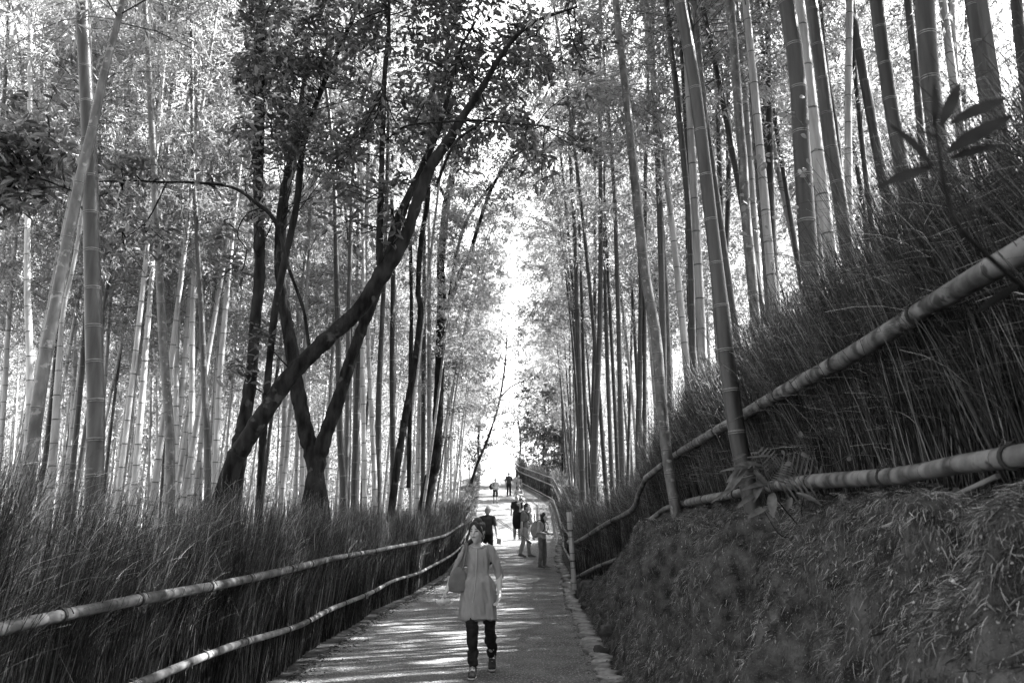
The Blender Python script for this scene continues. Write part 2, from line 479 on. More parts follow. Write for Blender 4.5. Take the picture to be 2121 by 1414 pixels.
for k in range(10):
    Lh = random.uniform(12.5, 15.5)
    n = 24; t = np.linspace(0, 1, n)
    a = random.uniform(0, 6.28); bow = random.uniform(.1, .5); nod = random.uniform(.8, 2.2)
    dx = math.cos(a) * (bow * t + nod * t ** 5) + .08 * np.sin(t * 5 + k)
    dy = math.sin(a) * (bow * t + nod * t ** 5) + .08 * np.cos(t * 4 + k)
    pts = np.stack([dx - dx[0], dy - dy[0], Lh * (t - .04 * t ** 6)], 1)
    r0 = random.uniform(.048, .064)
    mb = MB(); culm_mesh(mb, pts, lambda f, r0=r0: r0 * (1 - .75 * f ** 1.6) + .004, inter=random.uniform(.25, .33), sides=9)
    cm = mb.mesh('culm', CM)
    mb2 = MB(); crown(mb2, pts, random.uniform(.34, .5), 84, 92, spread=1.25)
    fm = mb2.mesh('crown', [M['leaf_bamboo'], M['culm']], smooth=False)
    VAR.append((cm, fm))
# a thin-crowned mesh for the culms of the middle distance that lean over the path
def place_bamboo(x, y, k=None, s=1.0, lean=(0, 0), label='', group='', pale=False, wide=1.0, nocrown=False):
    cm, fm = VAR[random.randrange(len(VAR)) if k is None else k]
    look = 'pale' if pale else 'dark'
    ln_ = 'tilting right' if lean[1] > .03 else 'tilting left' if lean[1] < -.03 else 'standing straight'
    label = look + ' ' + label + ', ' + ln_
    root = empty('bamboo', (x, y, Hs(x, y) - .05), label, 'bamboo', group)
    root.rotation_euler = (lean[0], lean[1], 0)
    root.scale = (s, s, s)
    a = bpy.data.objects.new('culm', cm); link(a, root); a.rotation_euler = (0, 0, random.uniform(0, 6.28)); a.scale = (wide, wide, 1)
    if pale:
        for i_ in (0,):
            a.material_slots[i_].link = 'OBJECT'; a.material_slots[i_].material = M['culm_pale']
    if not nocrown:
        b = bpy.data.objects.new('crown', fm); link(b, root); b.rotation_euler = a.rotation_euler
    return root

# ---- hero culms, traced: list of (u, v, width px) from the top downwards, distance, height reached, names
def hero(trace, d, label, inter_mul=2.5, matset=None, group=None, base=None, dlean=0.0, crownf=True, top=14.5, inter=None, dbase=None):
    n = len(trace)
    d0 = dbase or d
    pts = []; rs = []
    for i, (u, v, wpx) in enumerate(trace):
        f = i / max(1, n - 1)
        dd = d + (d0 - d) * f
        pts.append(P(u, v, dd)); rs.append(pxr(wpx, u, v, dd))
    pts = np.array(pts); rs = np.array(rs)
    # downwards to the ground
    dn = nrm(pts[-1] - pts[-2] if n > 1 else np.array([0, 0, -1.]))
    dn = nrm(dn * np.array([.6, .6, 1]) )
    p = pts[-1].copy()
    for _ in range(400):
        if p[2] < Hs(p[0], p[1]) - .08: break
        p = p + dn * .05
    pts = np.vstack([pts, p]); rs = np.append(rs, rs[-1] * 1.02)
    # upwards out of the frame to the nodding tip
    upd = nrm(pts[0] - pts[1])
    p = pts[0].copy(); r = rs[0]
    ups = []; ru = []
    topz = max(top, p[2] + 2.0)
    steps = 7
    h = (topz - p[2]) / steps
    az = random.uniform(0, 6.28)
    for q in range(1, steps + 1):
        upd = nrm(upd * np.array([.75, .75, 1]) + np.array([math.cos(az), math.sin(az), 0]) * .035 * q)
        p = p + upd * h
        ups.append(p.copy()); ru.append(r * (1 - .85 * (q / steps) ** 1.3) + .003)
    allp = np.vstack([np.array(ups[::-1]), pts]); allr = np.concatenate([ru[::-1], rs])
    allp = allp[::-1]; allr = allr[::-1]        # from the ground up
    sm = smooth_poly(np.hstack([allp, allr[:, None]]), 60)
    P3 = sm[:, :3]; rr = np.maximum(sm[:, 3], .003)
    root = empty('bamboo', tuple(P3[0]), label, 'bamboo', group)
    seg = np.concatenate([[0], np.cumsum(np.linalg.norm(np.diff(P3, axis=0), axis=1))]); seg /= seg[-1]
    mb = MB()
    r0 = float(np.median(rs))
    culm_mesh(mb, P3 - P3[0], lambda f: float(np.interp(f, seg, rr)), inter=inter or max(.14, r0 * 2 * inter_mul), sides=16 if r0 > .03 else 10)
    mb.build('culm', matset or CM, root)
    if crownf:
        mb = MB(); crown(mb, P3 - P3[0], .6, 50, 80, spread=1.3)
        mb.build('crown', [M['leaf_bamboo'], M['culm']], root, smooth=False)
    return root
CO = [M['culm_old'], M['node_dark'], M['node_pale']]
CP = [M['culm_pale'], M['node_dark'], M['node_pale']]
# right side
hero([(1275, 0, 14), (1300, 230, 16), (1323, 450, 20), (1337, 574, 21), (1359, 697, 22), (1369, 821, 22), (1382, 945, 23), (1405, 1083, 23)], 10.5, 'slim stained bamboo leaning left, rooted on the bank in front of the fence bend', 2.6, CO, inter=.29)
hero([(1408, 0, 24), (1430, 120, 25), (1452, 280, 26), (1472, 450, 27), (1489, 591, 29), (1504, 733, 33), (1521, 857, 35), (1534, 945, 36), (1553, 1015, 37)], 6.6, 'stout dark bamboo rooted in front of both rails beside the broad-leaved seedling', 2.5, inter=.33)
hero([(1628, 0, 32), (1650, 140, 33), (1660, 300, 34), (1672, 480, 37), (1678, 560, 37)], 6.6, 'thickest smooth grey bamboo behind the right fence, with pale vine leaves across it', 2.2, inter=.35)
hero([(1680, 0, 24), (1705, 180, 25), (1720, 300, 27), (1742, 430, 28)], 7.8, 'dark smooth bamboo leaning left just right of the vine-hung culm', 2.5, inter=.3)
hero([(1697, 0, 11), (1712, 150, 11), (1730, 260, 12), (1748, 430, 13)], 12, 'thin bamboo half hidden along the right side of a dark leaning culm', 3)
hero([(1760, 0, 14), (1757, 200, 14), (1758, 400, 15), (1762, 500, 15)], 11, 'upright bamboo with a brilliant sunlit right edge behind the upper hedge', 3, CP)
hero([(1815, 0, 26), (1835, 150, 27), (1850, 250, 28), (1868, 350, 29)], 7.4, 'broad grey bamboo leaning left behind the blurred near leaves', 2.5, inter=.3)
hero([(1880, 0, 14), (1897, 150, 15), (1908, 280, 15)], 10, 'narrow bamboo between two broad culms at the upper right', 3)
hero([(1915, 0, 37), (1925, 150, 38), (1937, 250, 38)], 6.0, 'broadest shaded bamboo directly above the blurred near leaves', 2.2, inter=.32)
hero([(1972, 0, 12), (1980, 150, 12)], 11, 'thin bamboo with a sunlit edge right of the broadest shaded culm', 3, CP)
hero([(2012, 0, 26), (2027, 100, 26)], 6.6, 'stout bamboo among the brush tips near the top right corner', 2.5, inter=.3)
hero([(2105, 0, 22), (2115, 100, 22)], 7, 'rightmost dark bamboo at the top right corner', 2.5, inter=.3)
hero([(1511, 0, 18), (1521, 106, 18), (1528, 212, 18), (1539, 336, 19), (1546, 460, 20), (1557, 574, 21)], 10, 'mottled bamboo leaning left, first of the close trio left of the vine', 2.6, CO, inter=.3)
hero([(1525, 0, 10), (1539, 141, 11), (1550, 283, 12), (1560, 420, 12)], 14, 'thin pale bamboo, middle of the close trio left of the vine', 3, CP)
hero([(1542, 0, 12), (1555, 141, 13), (1565, 265, 14), (1576, 424, 15), (1583, 495, 15), (1590, 600, 15)], 12, 'stained bamboo, last of the close trio left of the vine', 2.8, CO)
hero([(1438, 0, 13), (1447, 106, 14), (1458, 230, 14), (1470, 400, 15), (1488, 700, 16)], 12, 'mottled bamboo crossing behind the top of the stout dark one', 2.8, CO)
hero([(1380, 0, 10), (1394, 124, 12), (1408, 248, 13), (1422, 389, 13), (1429, 495, 13), (1433, 627, 14), (1435, 715, 14)], 13, 'smooth bamboo bowing left between the slim stained one and the stout dark one', 3)
hero([(1482, 0, 8), (1486, 177, 9), (1489, 318, 10), (1495, 495, 11), (1500, 640, 11)], 16, 'straight dark bamboo right behind the stout dark one', 3.2)
hero([(1507, 106, 9), (1509, 354, 10), (1505, 495, 10), (1498, 680, 11)], 17, 'upright dark bamboo left of the close trio', 3.2)
hero([(1580, 0, 9), (1581, 177, 10), (1587, 354, 11), (1590, 560, 11)], 16, 'upright dark bamboo right of the close trio', 3.2)
hero([(1353, 0, 6), (1355, 212, 7), (1366, 389, 9), (1373, 495, 10), (1380, 609, 10), (1384, 720, 11)], 17, 'thin jointed bamboo just right of the slim stained one', 3.5, CO)
hero([(1344, 35, 6), (1341, 248, 7), (1336, 424, 8)], 20, 'thin bamboo crossing behind the middle of the slim stained one', 3.5)
hero([(1245, 35, 6), (1253, 141, 6), (1263, 265, 7), (1272, 389, 8), (1276, 495, 9), (1281, 662, 10), (1284, 786, 11), (1288, 940, 12)], 19, 'grey bamboo leaning left beyond the wispy right hedge', 3.5)
hero([(1243, 7, 6), (1243, 248, 8), (1244, 460, 9), (1243, 662, 11), (1237, 804, 12), (1231, 945, 14)], 19.5, 'straight smooth bamboo standing over the plumed hedge end', 3.5)
hero([(1180, 300, 8), (1187, 424, 8), (1191, 485, 9), (1196, 662, 10), (1201, 804, 11), (1205, 945, 13)], 21, 'first dark bamboo at the right edge of the bright sky gap', 3.5)
hero([(1194, 329, 6), (1201, 495, 6), (1205, 627, 7), (1210, 804, 8), (1213, 930, 9)], 25, 'second thinner bamboo at the right edge of the bright sky gap', 3.5)
hero([(1233, 200, 5), (1232, 450, 6), (1231, 697, 7), (1226, 910, 8)], 26, 'thin shaded bamboo close behind the straight smooth one', 3.5)
hero([(1148, 340, 2.5), (1158, 450, 3), (1172, 570, 3.5), (1184, 690, 4), (1196, 850, 4.5)], 24, 'very thin leafless stem bowing across the bright sky gap', 5, crownf=False, top=9)
hero([(1322, 450, 8), (1327, 598, 9), (1325, 768, 11), (1322, 900, 12)], 20, 'bamboo passing just behind the lower half of the slim stained one', 3.5)
# left side
hero([(170, 0, 26), (173, 70, 26), (178, 160, 27), (182, 247, 28), (186, 336, 29), (189, 477, 31), (193, 627, 33), (196, 768, 34), (198, 910, 35)], 6.6, 'thickest dark bamboo on the left, with pale rings at its joints', 2.2, [M['culm'], M['node_dark'], M['node_pale']], inter=.26)
hero([(255, 0, 12), (243, 50, 13), (230, 99, 14), (209, 180, 17), (193, 262, 19), (173, 336, 20), (156, 424, 22), (141, 495, 22), (131, 545, 23), (106, 680, 24), (88, 768, 25), (76, 857, 26), (65, 945, 26)], 5.9, 'bamboo slanting up to the right across the thickest left one', 3, CO, inter=.36)
hero([(300, 0, 9), (308, 124, 11), (313, 247, 13), (318, 318, 13), (323, 477, 14), (329, 538, 15), (336, 680, 17), (346, 821, 18), (353, 945, 18)], 11, 'dark-footed bamboo leaning left, second thick one from the left edge', 2.8, CO, inter=.3)
hero([(396, 0, 6), (398, 177, 7), (399, 318, 8), (410, 521, 10), (419, 680, 12), (424, 821, 13), (430, 945, 14)], 13, 'slender curving bamboo midway between thick left culm and dark trunks', 3)
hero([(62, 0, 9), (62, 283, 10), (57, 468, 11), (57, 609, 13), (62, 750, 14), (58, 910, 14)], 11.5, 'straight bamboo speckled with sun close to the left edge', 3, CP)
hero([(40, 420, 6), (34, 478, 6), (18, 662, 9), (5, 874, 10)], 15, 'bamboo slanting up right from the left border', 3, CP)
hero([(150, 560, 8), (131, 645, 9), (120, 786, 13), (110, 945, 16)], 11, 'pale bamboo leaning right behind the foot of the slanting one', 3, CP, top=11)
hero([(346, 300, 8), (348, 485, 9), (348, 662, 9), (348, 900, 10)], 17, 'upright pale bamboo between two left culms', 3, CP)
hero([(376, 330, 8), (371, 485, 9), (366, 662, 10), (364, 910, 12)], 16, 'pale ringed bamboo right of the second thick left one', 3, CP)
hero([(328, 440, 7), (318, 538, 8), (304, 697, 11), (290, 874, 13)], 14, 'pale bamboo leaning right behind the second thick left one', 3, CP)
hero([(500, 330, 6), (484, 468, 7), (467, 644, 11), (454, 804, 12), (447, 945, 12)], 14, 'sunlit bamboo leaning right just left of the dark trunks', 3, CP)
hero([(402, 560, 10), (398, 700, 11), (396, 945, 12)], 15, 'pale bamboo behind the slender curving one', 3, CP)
hero([(694, 420, 9), (700, 684, 12), (704, 905, 13), (711, 1000, 14)], 15, 'grey bamboo crossed by the long leaning trunk, left of a pair', 3)
hero([(728, 430, 8), (722, 684, 10), (720, 868, 11), (716, 1000, 12)], 15.5, 'grey bamboo crossed by the long leaning trunk, right of a pair', 3)
hero([(812, 430, 8), (814, 574, 9), (812, 757, 11), (814, 978, 12)], 20, 'upright grey bamboo right of the trunk fork', 3)
hero([(798, 500, 8), (794, 610, 9), (784, 831, 12), (784, 997, 12)], 18.5, 'smooth grey bamboo left of the trunk fork', 3)
hero([(750, 420, 7), (753, 574, 8), (751, 757, 10), (755, 978, 10)], 17, 'pale bamboo beneath the fork of the long leaning trunk', 3, CP)
hero([(756, 560, 7), (762, 684, 9), (770, 868, 10), (776, 1000, 11)], 18, 'bamboo leaning left beneath the trunk fork', 3, CP)
hero([(880, 380, 6), (878, 684, 9), (876, 980, 10)], 25, 'bamboo between the crooked thin trunk and the straight dark trunk', 3)
hero([(888, 300, 7), (889, 500, 8), (889, 757, 10), (889, 1000, 10)], 24, 'very straight bamboo with pale rings in front of the dark trunk', 3, CP)

# ---- copies filling the two groves
def ok(x, y, used, md):
    for (a, b) in used:
        if (a - x) ** 2 + (b - y) ** 2 < md * md: return False
    return True
used = []
cnt = 0
tries = 0
leftspec = []
while cnt < 118 and tries < 20000:
    tries += 1
    y = 10 + 33 * random.random() ** 1.2 ; x = -random.uniform(3.1, 3.1 + .62 * y)
    if x > float(xl(y)) - 1.0: continue
    if abs(x) > y * .70 + .8: continue
    if y < 13 and x > -4.5: continue
    if y < 12: continue
    if not ok(x, y, used, .5): continue
    used.append((x, y)); cnt += 1
for i, (x, y) in enumerate(sorted(used, key=lambda p: p[1])):
    near = y < 20; mid = y < 32
    lab = ('ringed bamboo in the front rows of the left grove' if near else 'bamboo in the middle of the left grove' if mid else 'thin far bamboo deep inside the left grove')
    grp = ('front rows of the left grove' if near else 'middle of the left grove' if mid else 'depth of the left grove')
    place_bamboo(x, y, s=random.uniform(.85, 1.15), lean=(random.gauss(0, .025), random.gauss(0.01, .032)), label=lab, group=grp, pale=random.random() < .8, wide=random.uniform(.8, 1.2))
for (x, y) in ((3.3, 7.6), (5.4, 9.0), (3.6, 10.4), (6.3, 10.2)):  # culms added so their crowns above the frame shade the left side
    place_bamboo(x, y, s=random.uniform(1.12, 1.25), lean=(random.gauss(0, .02), random.gauss(-.03, .02)), label='tall shade-giving bamboo added close behind the bank fence', group='shade bamboos added just behind the bank fence', pale=random.random() < .4)
# lining the left edge of the path and fanning over it
for i in range(16):
    y = 19 + i * 2.6 + random.uniform(-.6, .6)
    x = float(xl(y)) - random.uniform(.9, 1.8)
    place_bamboo(x, y, s=random.uniform(.85, 1.05), lean=(0, random.uniform(.01, .13)), label='thin bamboo lining the left side of the path', group='bamboos leaning over the path from the left', pale=random.random() < .7, wide=.8)
for i in range(14):
    y = 20 + i * 2.4 + random.uniform(-.6, .6)
    x = float(xfr(y)) + random.uniform(.5, 1.4)
    place_bamboo(x, y, s=random.uniform(1.15, 1.35), lean=(0, -random.uniform(.02, .10)), label='thin bamboo lining the right side of the path', group='bamboos leaning over the path from the right', wide=.8)
used = []; cnt = 0; tries = 0
while cnt < 76 and tries < 20000:
    tries += 1
    y = 11.5 + 33 * random.random() ** 1.5; x = random.uniform(2.6, 3 + .6 * y)
    if x < float(xfr(y)) + .5: continue
    if x > y * .68: continue
    if not ok(x, y, used, .8): continue
    used.append((x, y)); cnt += 1
for i, (x, y) in enumerate(sorted(used, key=lambda p: p[1])):
    mid = y < 30
    lab = 'bamboo behind the right hedge' if mid else 'thin bamboo behind the distant right fence'
    place_bamboo(x, y, s=random.uniform(1.1, 1.4), lean=(random.gauss(0, .03), random.gauss(-.02, .035)), label=lab, group='bamboos of the right slope' if mid else 'far bamboos of the right grove', pale=random.random() < .5, wide=random.uniform(.8, 1.2))
# the close grove of thin culms beyond the far right fence
for i in range(26):
    y = random.uniform(42, 66); x = float(xfr(y)) + random.uniform(.6, 5)
    place_bamboo(x, y, s=random.uniform(.85, 1.0), lean=(random.gauss(0, .03), random.gauss(.0, .06)), label='slim bamboo in the thicket beyond the far fence', group='thicket beyond the far curved fence', wide=.75)
# the unseen groves added beside and behind the camera for shade share this builder
# ---- the far groves, one mass
mb = MB()
def far_grove(mb, n, xr_, yr_, cond, hs=(11, 16), nl=1000, spots=None, thick=.05, tmin=.22, lsz=(.16, .32), under=True):
    xs, ys = ([], []) if spots is None else ([a for a, b in spots], [b for a, b in spots])
    while len(xs) < n:
        x = random.uniform(*xr_); y = random.uniform(*yr_)
        if cond(x, y): xs.append(x); ys.append(y)
    xs = np.array(xs); ys = np.array(ys); zs = H(xs, ys)
    hh = R.uniform(hs[0], hs[1], n)
    K = 5; t = np.linspace(0, 1, K)[None, :]
    ln = R.normal(size=(n, 2)) * .6
    Pt = np.stack([xs[:, None] + ln[:, :1] * t, ys[:, None] + ln[:, 1:] * t, zs[:, None] - .1 + hh[:, None] * t], -1)
    tubes(mb, Pt, np.linspace(thick, .012, K)[None] * np.ones((n, 1)), sides=5, mi=1)
    tl = 1 - R.rand(n, nl) ** 1.2 * (1 - tmin)
    rr = 1.7 * (1.15 - tl) / .8 + .35
    a = R.rand(n, nl) * 6.283
    q = R.rand(n, nl) ** .6 * rr
    if under:
        tl[:, :nl // 9] = R.rand(n, nl // 9) ** 1.3 * .25
        q[:, :nl // 9] = R.rand(n, nl // 9) * 2.6
    C = np.stack([xs[:, None] + ln[:, :1] * tl + np.cos(a) * q, ys[:, None] + ln[:, 1:] * tl + np.sin(a) * q, zs[:, None] + hh[:, None] * tl * 1.02 + R.normal(size=(n, nl)) * .2], -1).reshape(-1, 3)
    L = R.uniform(lsz[0], lsz[1], len(C))
    leaves(mb, C, R.normal(size=C.shape) + np.array([0, 0, -.5]), L, L * .28, mi=0)
far_grove(mb, 640, (-75, -4), (36, 105), lambda x, y: x < float(xl(y)) - 1.2 and abs(x) < y * .75, nl=800, thick=.062)
tag(mb.build('distant_bamboo_grove', [M['leaf_bamboo'], M['culm_pale']], smooth=False), 'mass of far bamboo closing the left grove behind the nearer culms', 'bamboo grove', kind='stuff')
mb = MB()
far_grove(mb, 330, (4, 75), (45, 105), lambda x, y: x > float(xfr(min(y, 95))) + 2.5 and abs(x) < y * .75 and x > y * .065)
tag(mb.build('distant_bamboo_grove', [M['leaf_bamboo'], M['culm']], smooth=False), 'mass of far bamboo closing the right grove behind the nearer culms', 'bamboo grove', kind='stuff')

# undergrowth and low trees closing the view under the far crowns
mb = MB()
for (x0, x1, n_) in ((-85, -7.5, 30000), (4.5, 80, 26000)):
    x = R.uniform(x0, x1, n_); y = R.uniform(72, 112, n_)
    hz = 9.5 * R.rand(n_) ** 1.3 * (.55 + .45 * np.sin(x * .35 + y * .1) ** 2)
    sel = np.abs(x) > .06 * y
    x, y, hz = x[sel], y[sel], hz[sel]; L = R.uniform(.35, .75, len(x))
    leaves(mb, np.stack([x, y, H(x, y) + hz], 1), R.normal(size=(len(x), 3)), L, L * .5)
tag(mb.build('undergrowth', M['leaf_far'], smooth=False), 'low leafy undergrowth closing the view between the far culms', 'undergrowth', kind='stuff')
# unseen groves added beside and behind the viewpoint so their canopy shades the path
spots = []
for i in range(48):
    if i < 20: y = random.uniform(-6, 5); x = random.uniform(3.4, 9) + max(0, y) * .6
    elif i < 28: y = random.uniform(5, 13); x = random.uniform(3.4, 8) + y * .66
    elif i < 36: y = random.uniform(-12, 3); x = random.uniform(8, 16)
    else: y = random.uniform(-10, 5); x = -random.uniform(3.6, 9) - max(0, y) * .8
    spots.append((x, y))
spots += [(4.6, 6.0), (6.0, 7.4), (5.6, 5.4), (7.4, 8.6), (3.7, 5.5), (5.3, 6.3), (6.9, 7.0), (4.5, 4.9), (3.4, 2.2), (4.4, 3.0), (5.4, 3.4), (6.6, 3.9)]  # further unseen crowns added to shade the near sprig and the left fence
mb = MB(); far_grove(mb, len(spots), None, None, None, nl=4200, spots=spots, tmin=.45, lsz=(.11, .19), under=False)
tag(mb.build('added_shade_grove', [M['leaf_bamboo'], M['culm']], smooth=False), 'unseen bamboo grove added beside and behind the viewpoint for its shade', 'bamboo grove', kind='stuff')

# ------------------------------------------------------------------ brushwood fences
def brush(mb, fx, s0, s1, per_m, hfn, thick=.14, lean_dir=(0, 1), rad_=(.0022, .0048), wisps=1.0, spread=.35, tip=.0014, sides=3, lean_amt=.5, wf=(.5, 1.0), crook=.055):
    """stalks planted along the line fx(s) -> (x, y, z); wispy tips combed along lean_dir"""
    N = int((s1 - s0) * per_m)
    s = R.uniform(s0, s1, N)
    s = s + .05 * np.sin(s * 23.0) + .035 * np.sin(s * 41.0 + 1)          # bundles
    x, y, z = fx(s)
    h = hfn(s) * (1 + .05 * np.sin(s * 9.3))
    ld = np.array([lean_dir[0], lean_dir[1]])
    lay = R.uniform(-1, 1, N)
    hN = h * R.uniform(.62, 1.02, N)
    K = 6; t = np.linspace(0, 1, K)[None, :]
    tilt = R.normal(size=(N, 2)) * crook + .05 * np.stack([np.sin(s * 7.1), np.sin(s * 5.3 + 2) * 1.3], 1)
    flare = R.normal(size=(N, 1)) * .02
    ox = (R.uniform(-thick, thick, N))[:, None]
    bow = R.normal(size=(N, 2)) * .03
    la = lean_amt * R.uniform(.3, 1.2, N)[:, None] * h[:, None]
    tt = np.clip(t - .45, 0, 1) ** 1.6
    X = x[:, None] + ox * (1 - .35 * t) + tilt[:, :1] * t * 2 + bow[:, :1] * np.sin(t * 3.1) + ld[0] * la * tt
    Y = y[:, None] + tilt[:, 1:] * t * 2 + bow[:, 1:] * np.sin(t * 3.1) + ld[1] * la * tt
    Z = z[:, None] - .06 + (hN[:, None] + .06) * t - tt * la * .12
    r0 = R.uniform(rad_[0], rad_[1], N)[:, None]
    tubes(mb, np.stack([X, Y, Z], -1), r0 * np.linspace(1, .35, K)[None], sides=sides, mi=0)
    # wisps: fine branchlets that leave the stalks in the upper half
    M_ = int(N * wisps * 2.2)
    k = R.randint(0, N, M_); f = R.uniform(wf[0], wf[1] * .985, M_)
    ki = f * (K - 1); k0 = np.minimum(ki.astype(int), K - 2); kf = (ki - k0)
    S3 = np.stack([X, Y, Z], -1)
    B = S3[k, k0] * (1 - kf[:, None]) + S3[k, k0 + 1] * kf[:, None]
    D = nrm(np.stack([ld[0] * R.uniform(.1, 1.0, M_) + R.normal(size=M_) * spread, ld[1] * R.uniform(.1, 1.0, M_) + R.normal(size=M_) * spread, R.uniform(.35, 1.2, M_)], 1))
    L = R.uniform(.10, .40, M_)[:, None, None]
    Kb = 4; tb_ = np.linspace(0, 1, Kb)[None, :, None]
    W = B[:, None] + D[:, None] * L * tb_ + np.array([ld[0] * .3, ld[1] * .3, -.25])[None, None] * L * tb_ ** 2
    tubes(mb, W, np.linspace(tip, tip * .45, Kb)[None] * R.uniform(.6, 1.3, (M_, 1)), sides=2, mi=1)
def rail(parent, pts, r, name='rail', inter=.36, seed=0):
    pts = smooth_poly(pts, 50)
    mb = MB()
    ph = random.uniform(0, 9)
    rr = r if callable(r) else (lambda f: r * (1 + .07 * math.sin(f * 17 + ph) + (.06 if int(f * 5 + ph) % 2 else -.04)))
    culm_mesh(mb, pts, rr, inter=inter, sides=14, mats=(0, 1, 0), jitter=.2)
    return mb.build(name, [M['rail'], M['node_dark']], parent)
def lashing(parent, p, axis, r):
    """rope wound round a rail, with a knot and two loose ends"""
    p = np.array(p); ax = nrm(np.array(axis, float)); s = nrm(np.cross(ax, [0, 0, 1])); u = np.cross(s, ax)
    mb = MB()
    for off in (-.008, 0, .008):
        a = np.linspace(0, 2 * math.pi, 15)
        ring = p + ax * off + (np.cos(a)[:, None] * s + np.sin(a)[:, None] * u) * (r + .003)
        tubes(mb, ring[None], np.full((1, 15), .0045), sides=6)
    kn = p + u * (r + .008)
    a = np.linspace(0, 6.3, 9)
    tubes(mb, (kn + (np.cos(a)[:, None] * s + np.sin(a)[:, None] * ax) * .009)[None], np.full((1, 9), .006), sides=6)
    for sg in (-1, 1):
        e = np.array([kn, kn + s * .02 * sg + u * .015, kn + s * .045 * sg + ax * .02 * sg - u * .01, kn + s * .055 * sg + ax * .03 * sg - u * .035])
        tubes(mb, e[None], np.full((1, 4), .0028), sides=6)
    return mb.build('lashing', M['rope'], parent)
def fence_on(name_label, fn, s0, s1, per_m, hfn, rails, lash_step, cat='fence', group=None, thick=.13, **kw):
    root = empty('brushwood_fence', tuple(float(a) for a in fn(np.array([s0]))[i][0] for i in range(3)) if False else (0, 0, 0), name_label, cat, group)
    x, y, z = fn(np.array([(s0)]))
    root.location = (float(x[0]), float(y[0]), float(z[0]))
    org = np.array(root.location)
    mb = MB(); brush(mb, fn, s0, s1, per_m, hfn, thick=thick, **kw)
    for V in mb.V: V -= org
    b = mb.build('brushwood', [M['twig'], M['wisp']], root, smooth=False)
    b['kind'] = 'stuff'
    for (pp, r) in rails:
        rail(root, np.asarray(pp) - org, r, 'rail')
        P_ = smooth_poly(np.asarray(pp) - org, 80)
        S = np.concatenate([[0], np.cumsum(np.linalg.norm(np.diff(P_, axis=0), axis=1))])
        q = lash_step * random.uniform(.4, .9)
        while q < S[-1] - .1:
            i = int(np.searchsorted(S, q)); i = min(max(i, 1), 78)
            rv = r(S[i] / S[-1]) if callable(r) else r
            lashing(root, P_[i], P_[i + 1] - P_[i - 1], rv)
            q += lash_step
    return root
# left fence, along the path
def fl(s):
    s = np.asarray(s, float); x = xl(s) - .40 - .05 * np.sin(s * 1.3); return x, s, H(x, s)
def off(fn, s, dx, h):
    x, y, z = fn(np.array(s, float)); return np.stack([x + dx, y, zp(y) + h], 1)
ss = np.array([1.5, 3, 5, 7, 9, 11, 13.5, 16, 18, 20, 22, 24.5, 27])
wig = np.random.RandomState(3).normal(size=len(ss)) * .012
fence_on('tall dark brushwood fence with two bamboo rails along the left of the path', fl, 1.2, 27, 900, lambda s: 1.80 + .1 * np.sin(s * 1.9) + .06 * np.sin(s * 5), 
         [(off(fl, ss, .26, 1.12) + np.stack([wig * 0, wig * 0, wig], 1), .035), (off(fl, ss, .27, .47) + np.stack([wig * 0, wig * 0, -wig + np.interp(ss, [1.5, 6, 10], [.2, .12, 0])], 1), .031)], 1.05, lean_dir=(-.05, .95), lean_amt=.38, wf=(.58, 1.0), spread=.3, wisps=1.6, tip=.0012, rad_=(.0018, .0042))
ss = np.arange(27, 92, 5.0)
fence_on('far stretch of the left brushwood fence climbing towards the light', fl, 27, 92, 150, lambda s: 1.7 + .15 * np.sin(s), [(off(fl, ss, .17, 1.1), .03), (off(fl, ss, .18, .5), .03)], 4.0, lean_dir=(.3, .9), rad_=(.005, .010), tip=.004)
# right fence on top of the bank
def fr(s):
    s = np.asarray(s, float); x = xfr(s) + .36; return x, s, H0(xfr(s) + .02, s)
def onfence(u, v, out=.03):
    lo, hi = 1.0, 14.0
    for _ in range(40):
        d = (lo + hi) / 2
        if P(u, v, d)[0] > float(xfr(d)) - out: hi = d
        else: lo = d
    return P(u, v, d)
top = [onfence(*q) for q in ((2500, 290), (2300, 415), (2121, 520), (1980, 600), (1860, 675), (1740, 748), (1620, 812), (1535, 862), (1465, 903), (1400, 942))] + [P(1338, 990, 12.6)]
low = [onfence(*q) for q in ((2500, 890), (2300, 915), (2121, 943), (1980, 962), (1860, 985), (1740, 993), (1620, 1003), (1535, 1020), (1385, 1050))] + [P(1345, 1080, 12.4)]
fence_on('tall dense brushwood fence with thick bamboo rails along the top of the bank', fr, .6, 13.2, 2000, lambda s: 1.78 + .10 * np.sin(s * 2.1) + .05 * np.sin(s * 5.3),
         [(top, .047), (low, .043)], 1.15, thick=.16, lean_dir=(-.2, .8), lean_amt=.4, rad_=(.0016, .0042), wisps=.8, spread=.9, wf=(.25, 1.0), crook=.10)
def fr2(s):
    s = np.asarray(s, float); x = xfr(s) + .30; return x, s, H0(xfr(s), s)
t2 = [P(1338, 990, 13), P(1322, 1025, 13.5), P(1310, 1055, 14.1), P(1260, 1082, 15.6), P(1190, 1125, 17.4), P(1178, 1122, 17.9)]
l2 = [P(1345, 1080, 12.8), P(1318, 1120, 13.7), P(1300, 1148, 14.5), P(1240, 1172, 16.2), P(1195, 1195, 17.4)]
f2 = fence_on('lower wing of brushwood fence stepping down the end of the bank to a post', fr2, 13.2, 18.2, 900, lambda s: 1.75 + .1 * np.sin(s * 3), [(t2, .044), (l2, .038)], 1.3, thick=.16, lean_dir=(-.3, .8), lean_amt=.5, wisps=1.4, spread=.45)
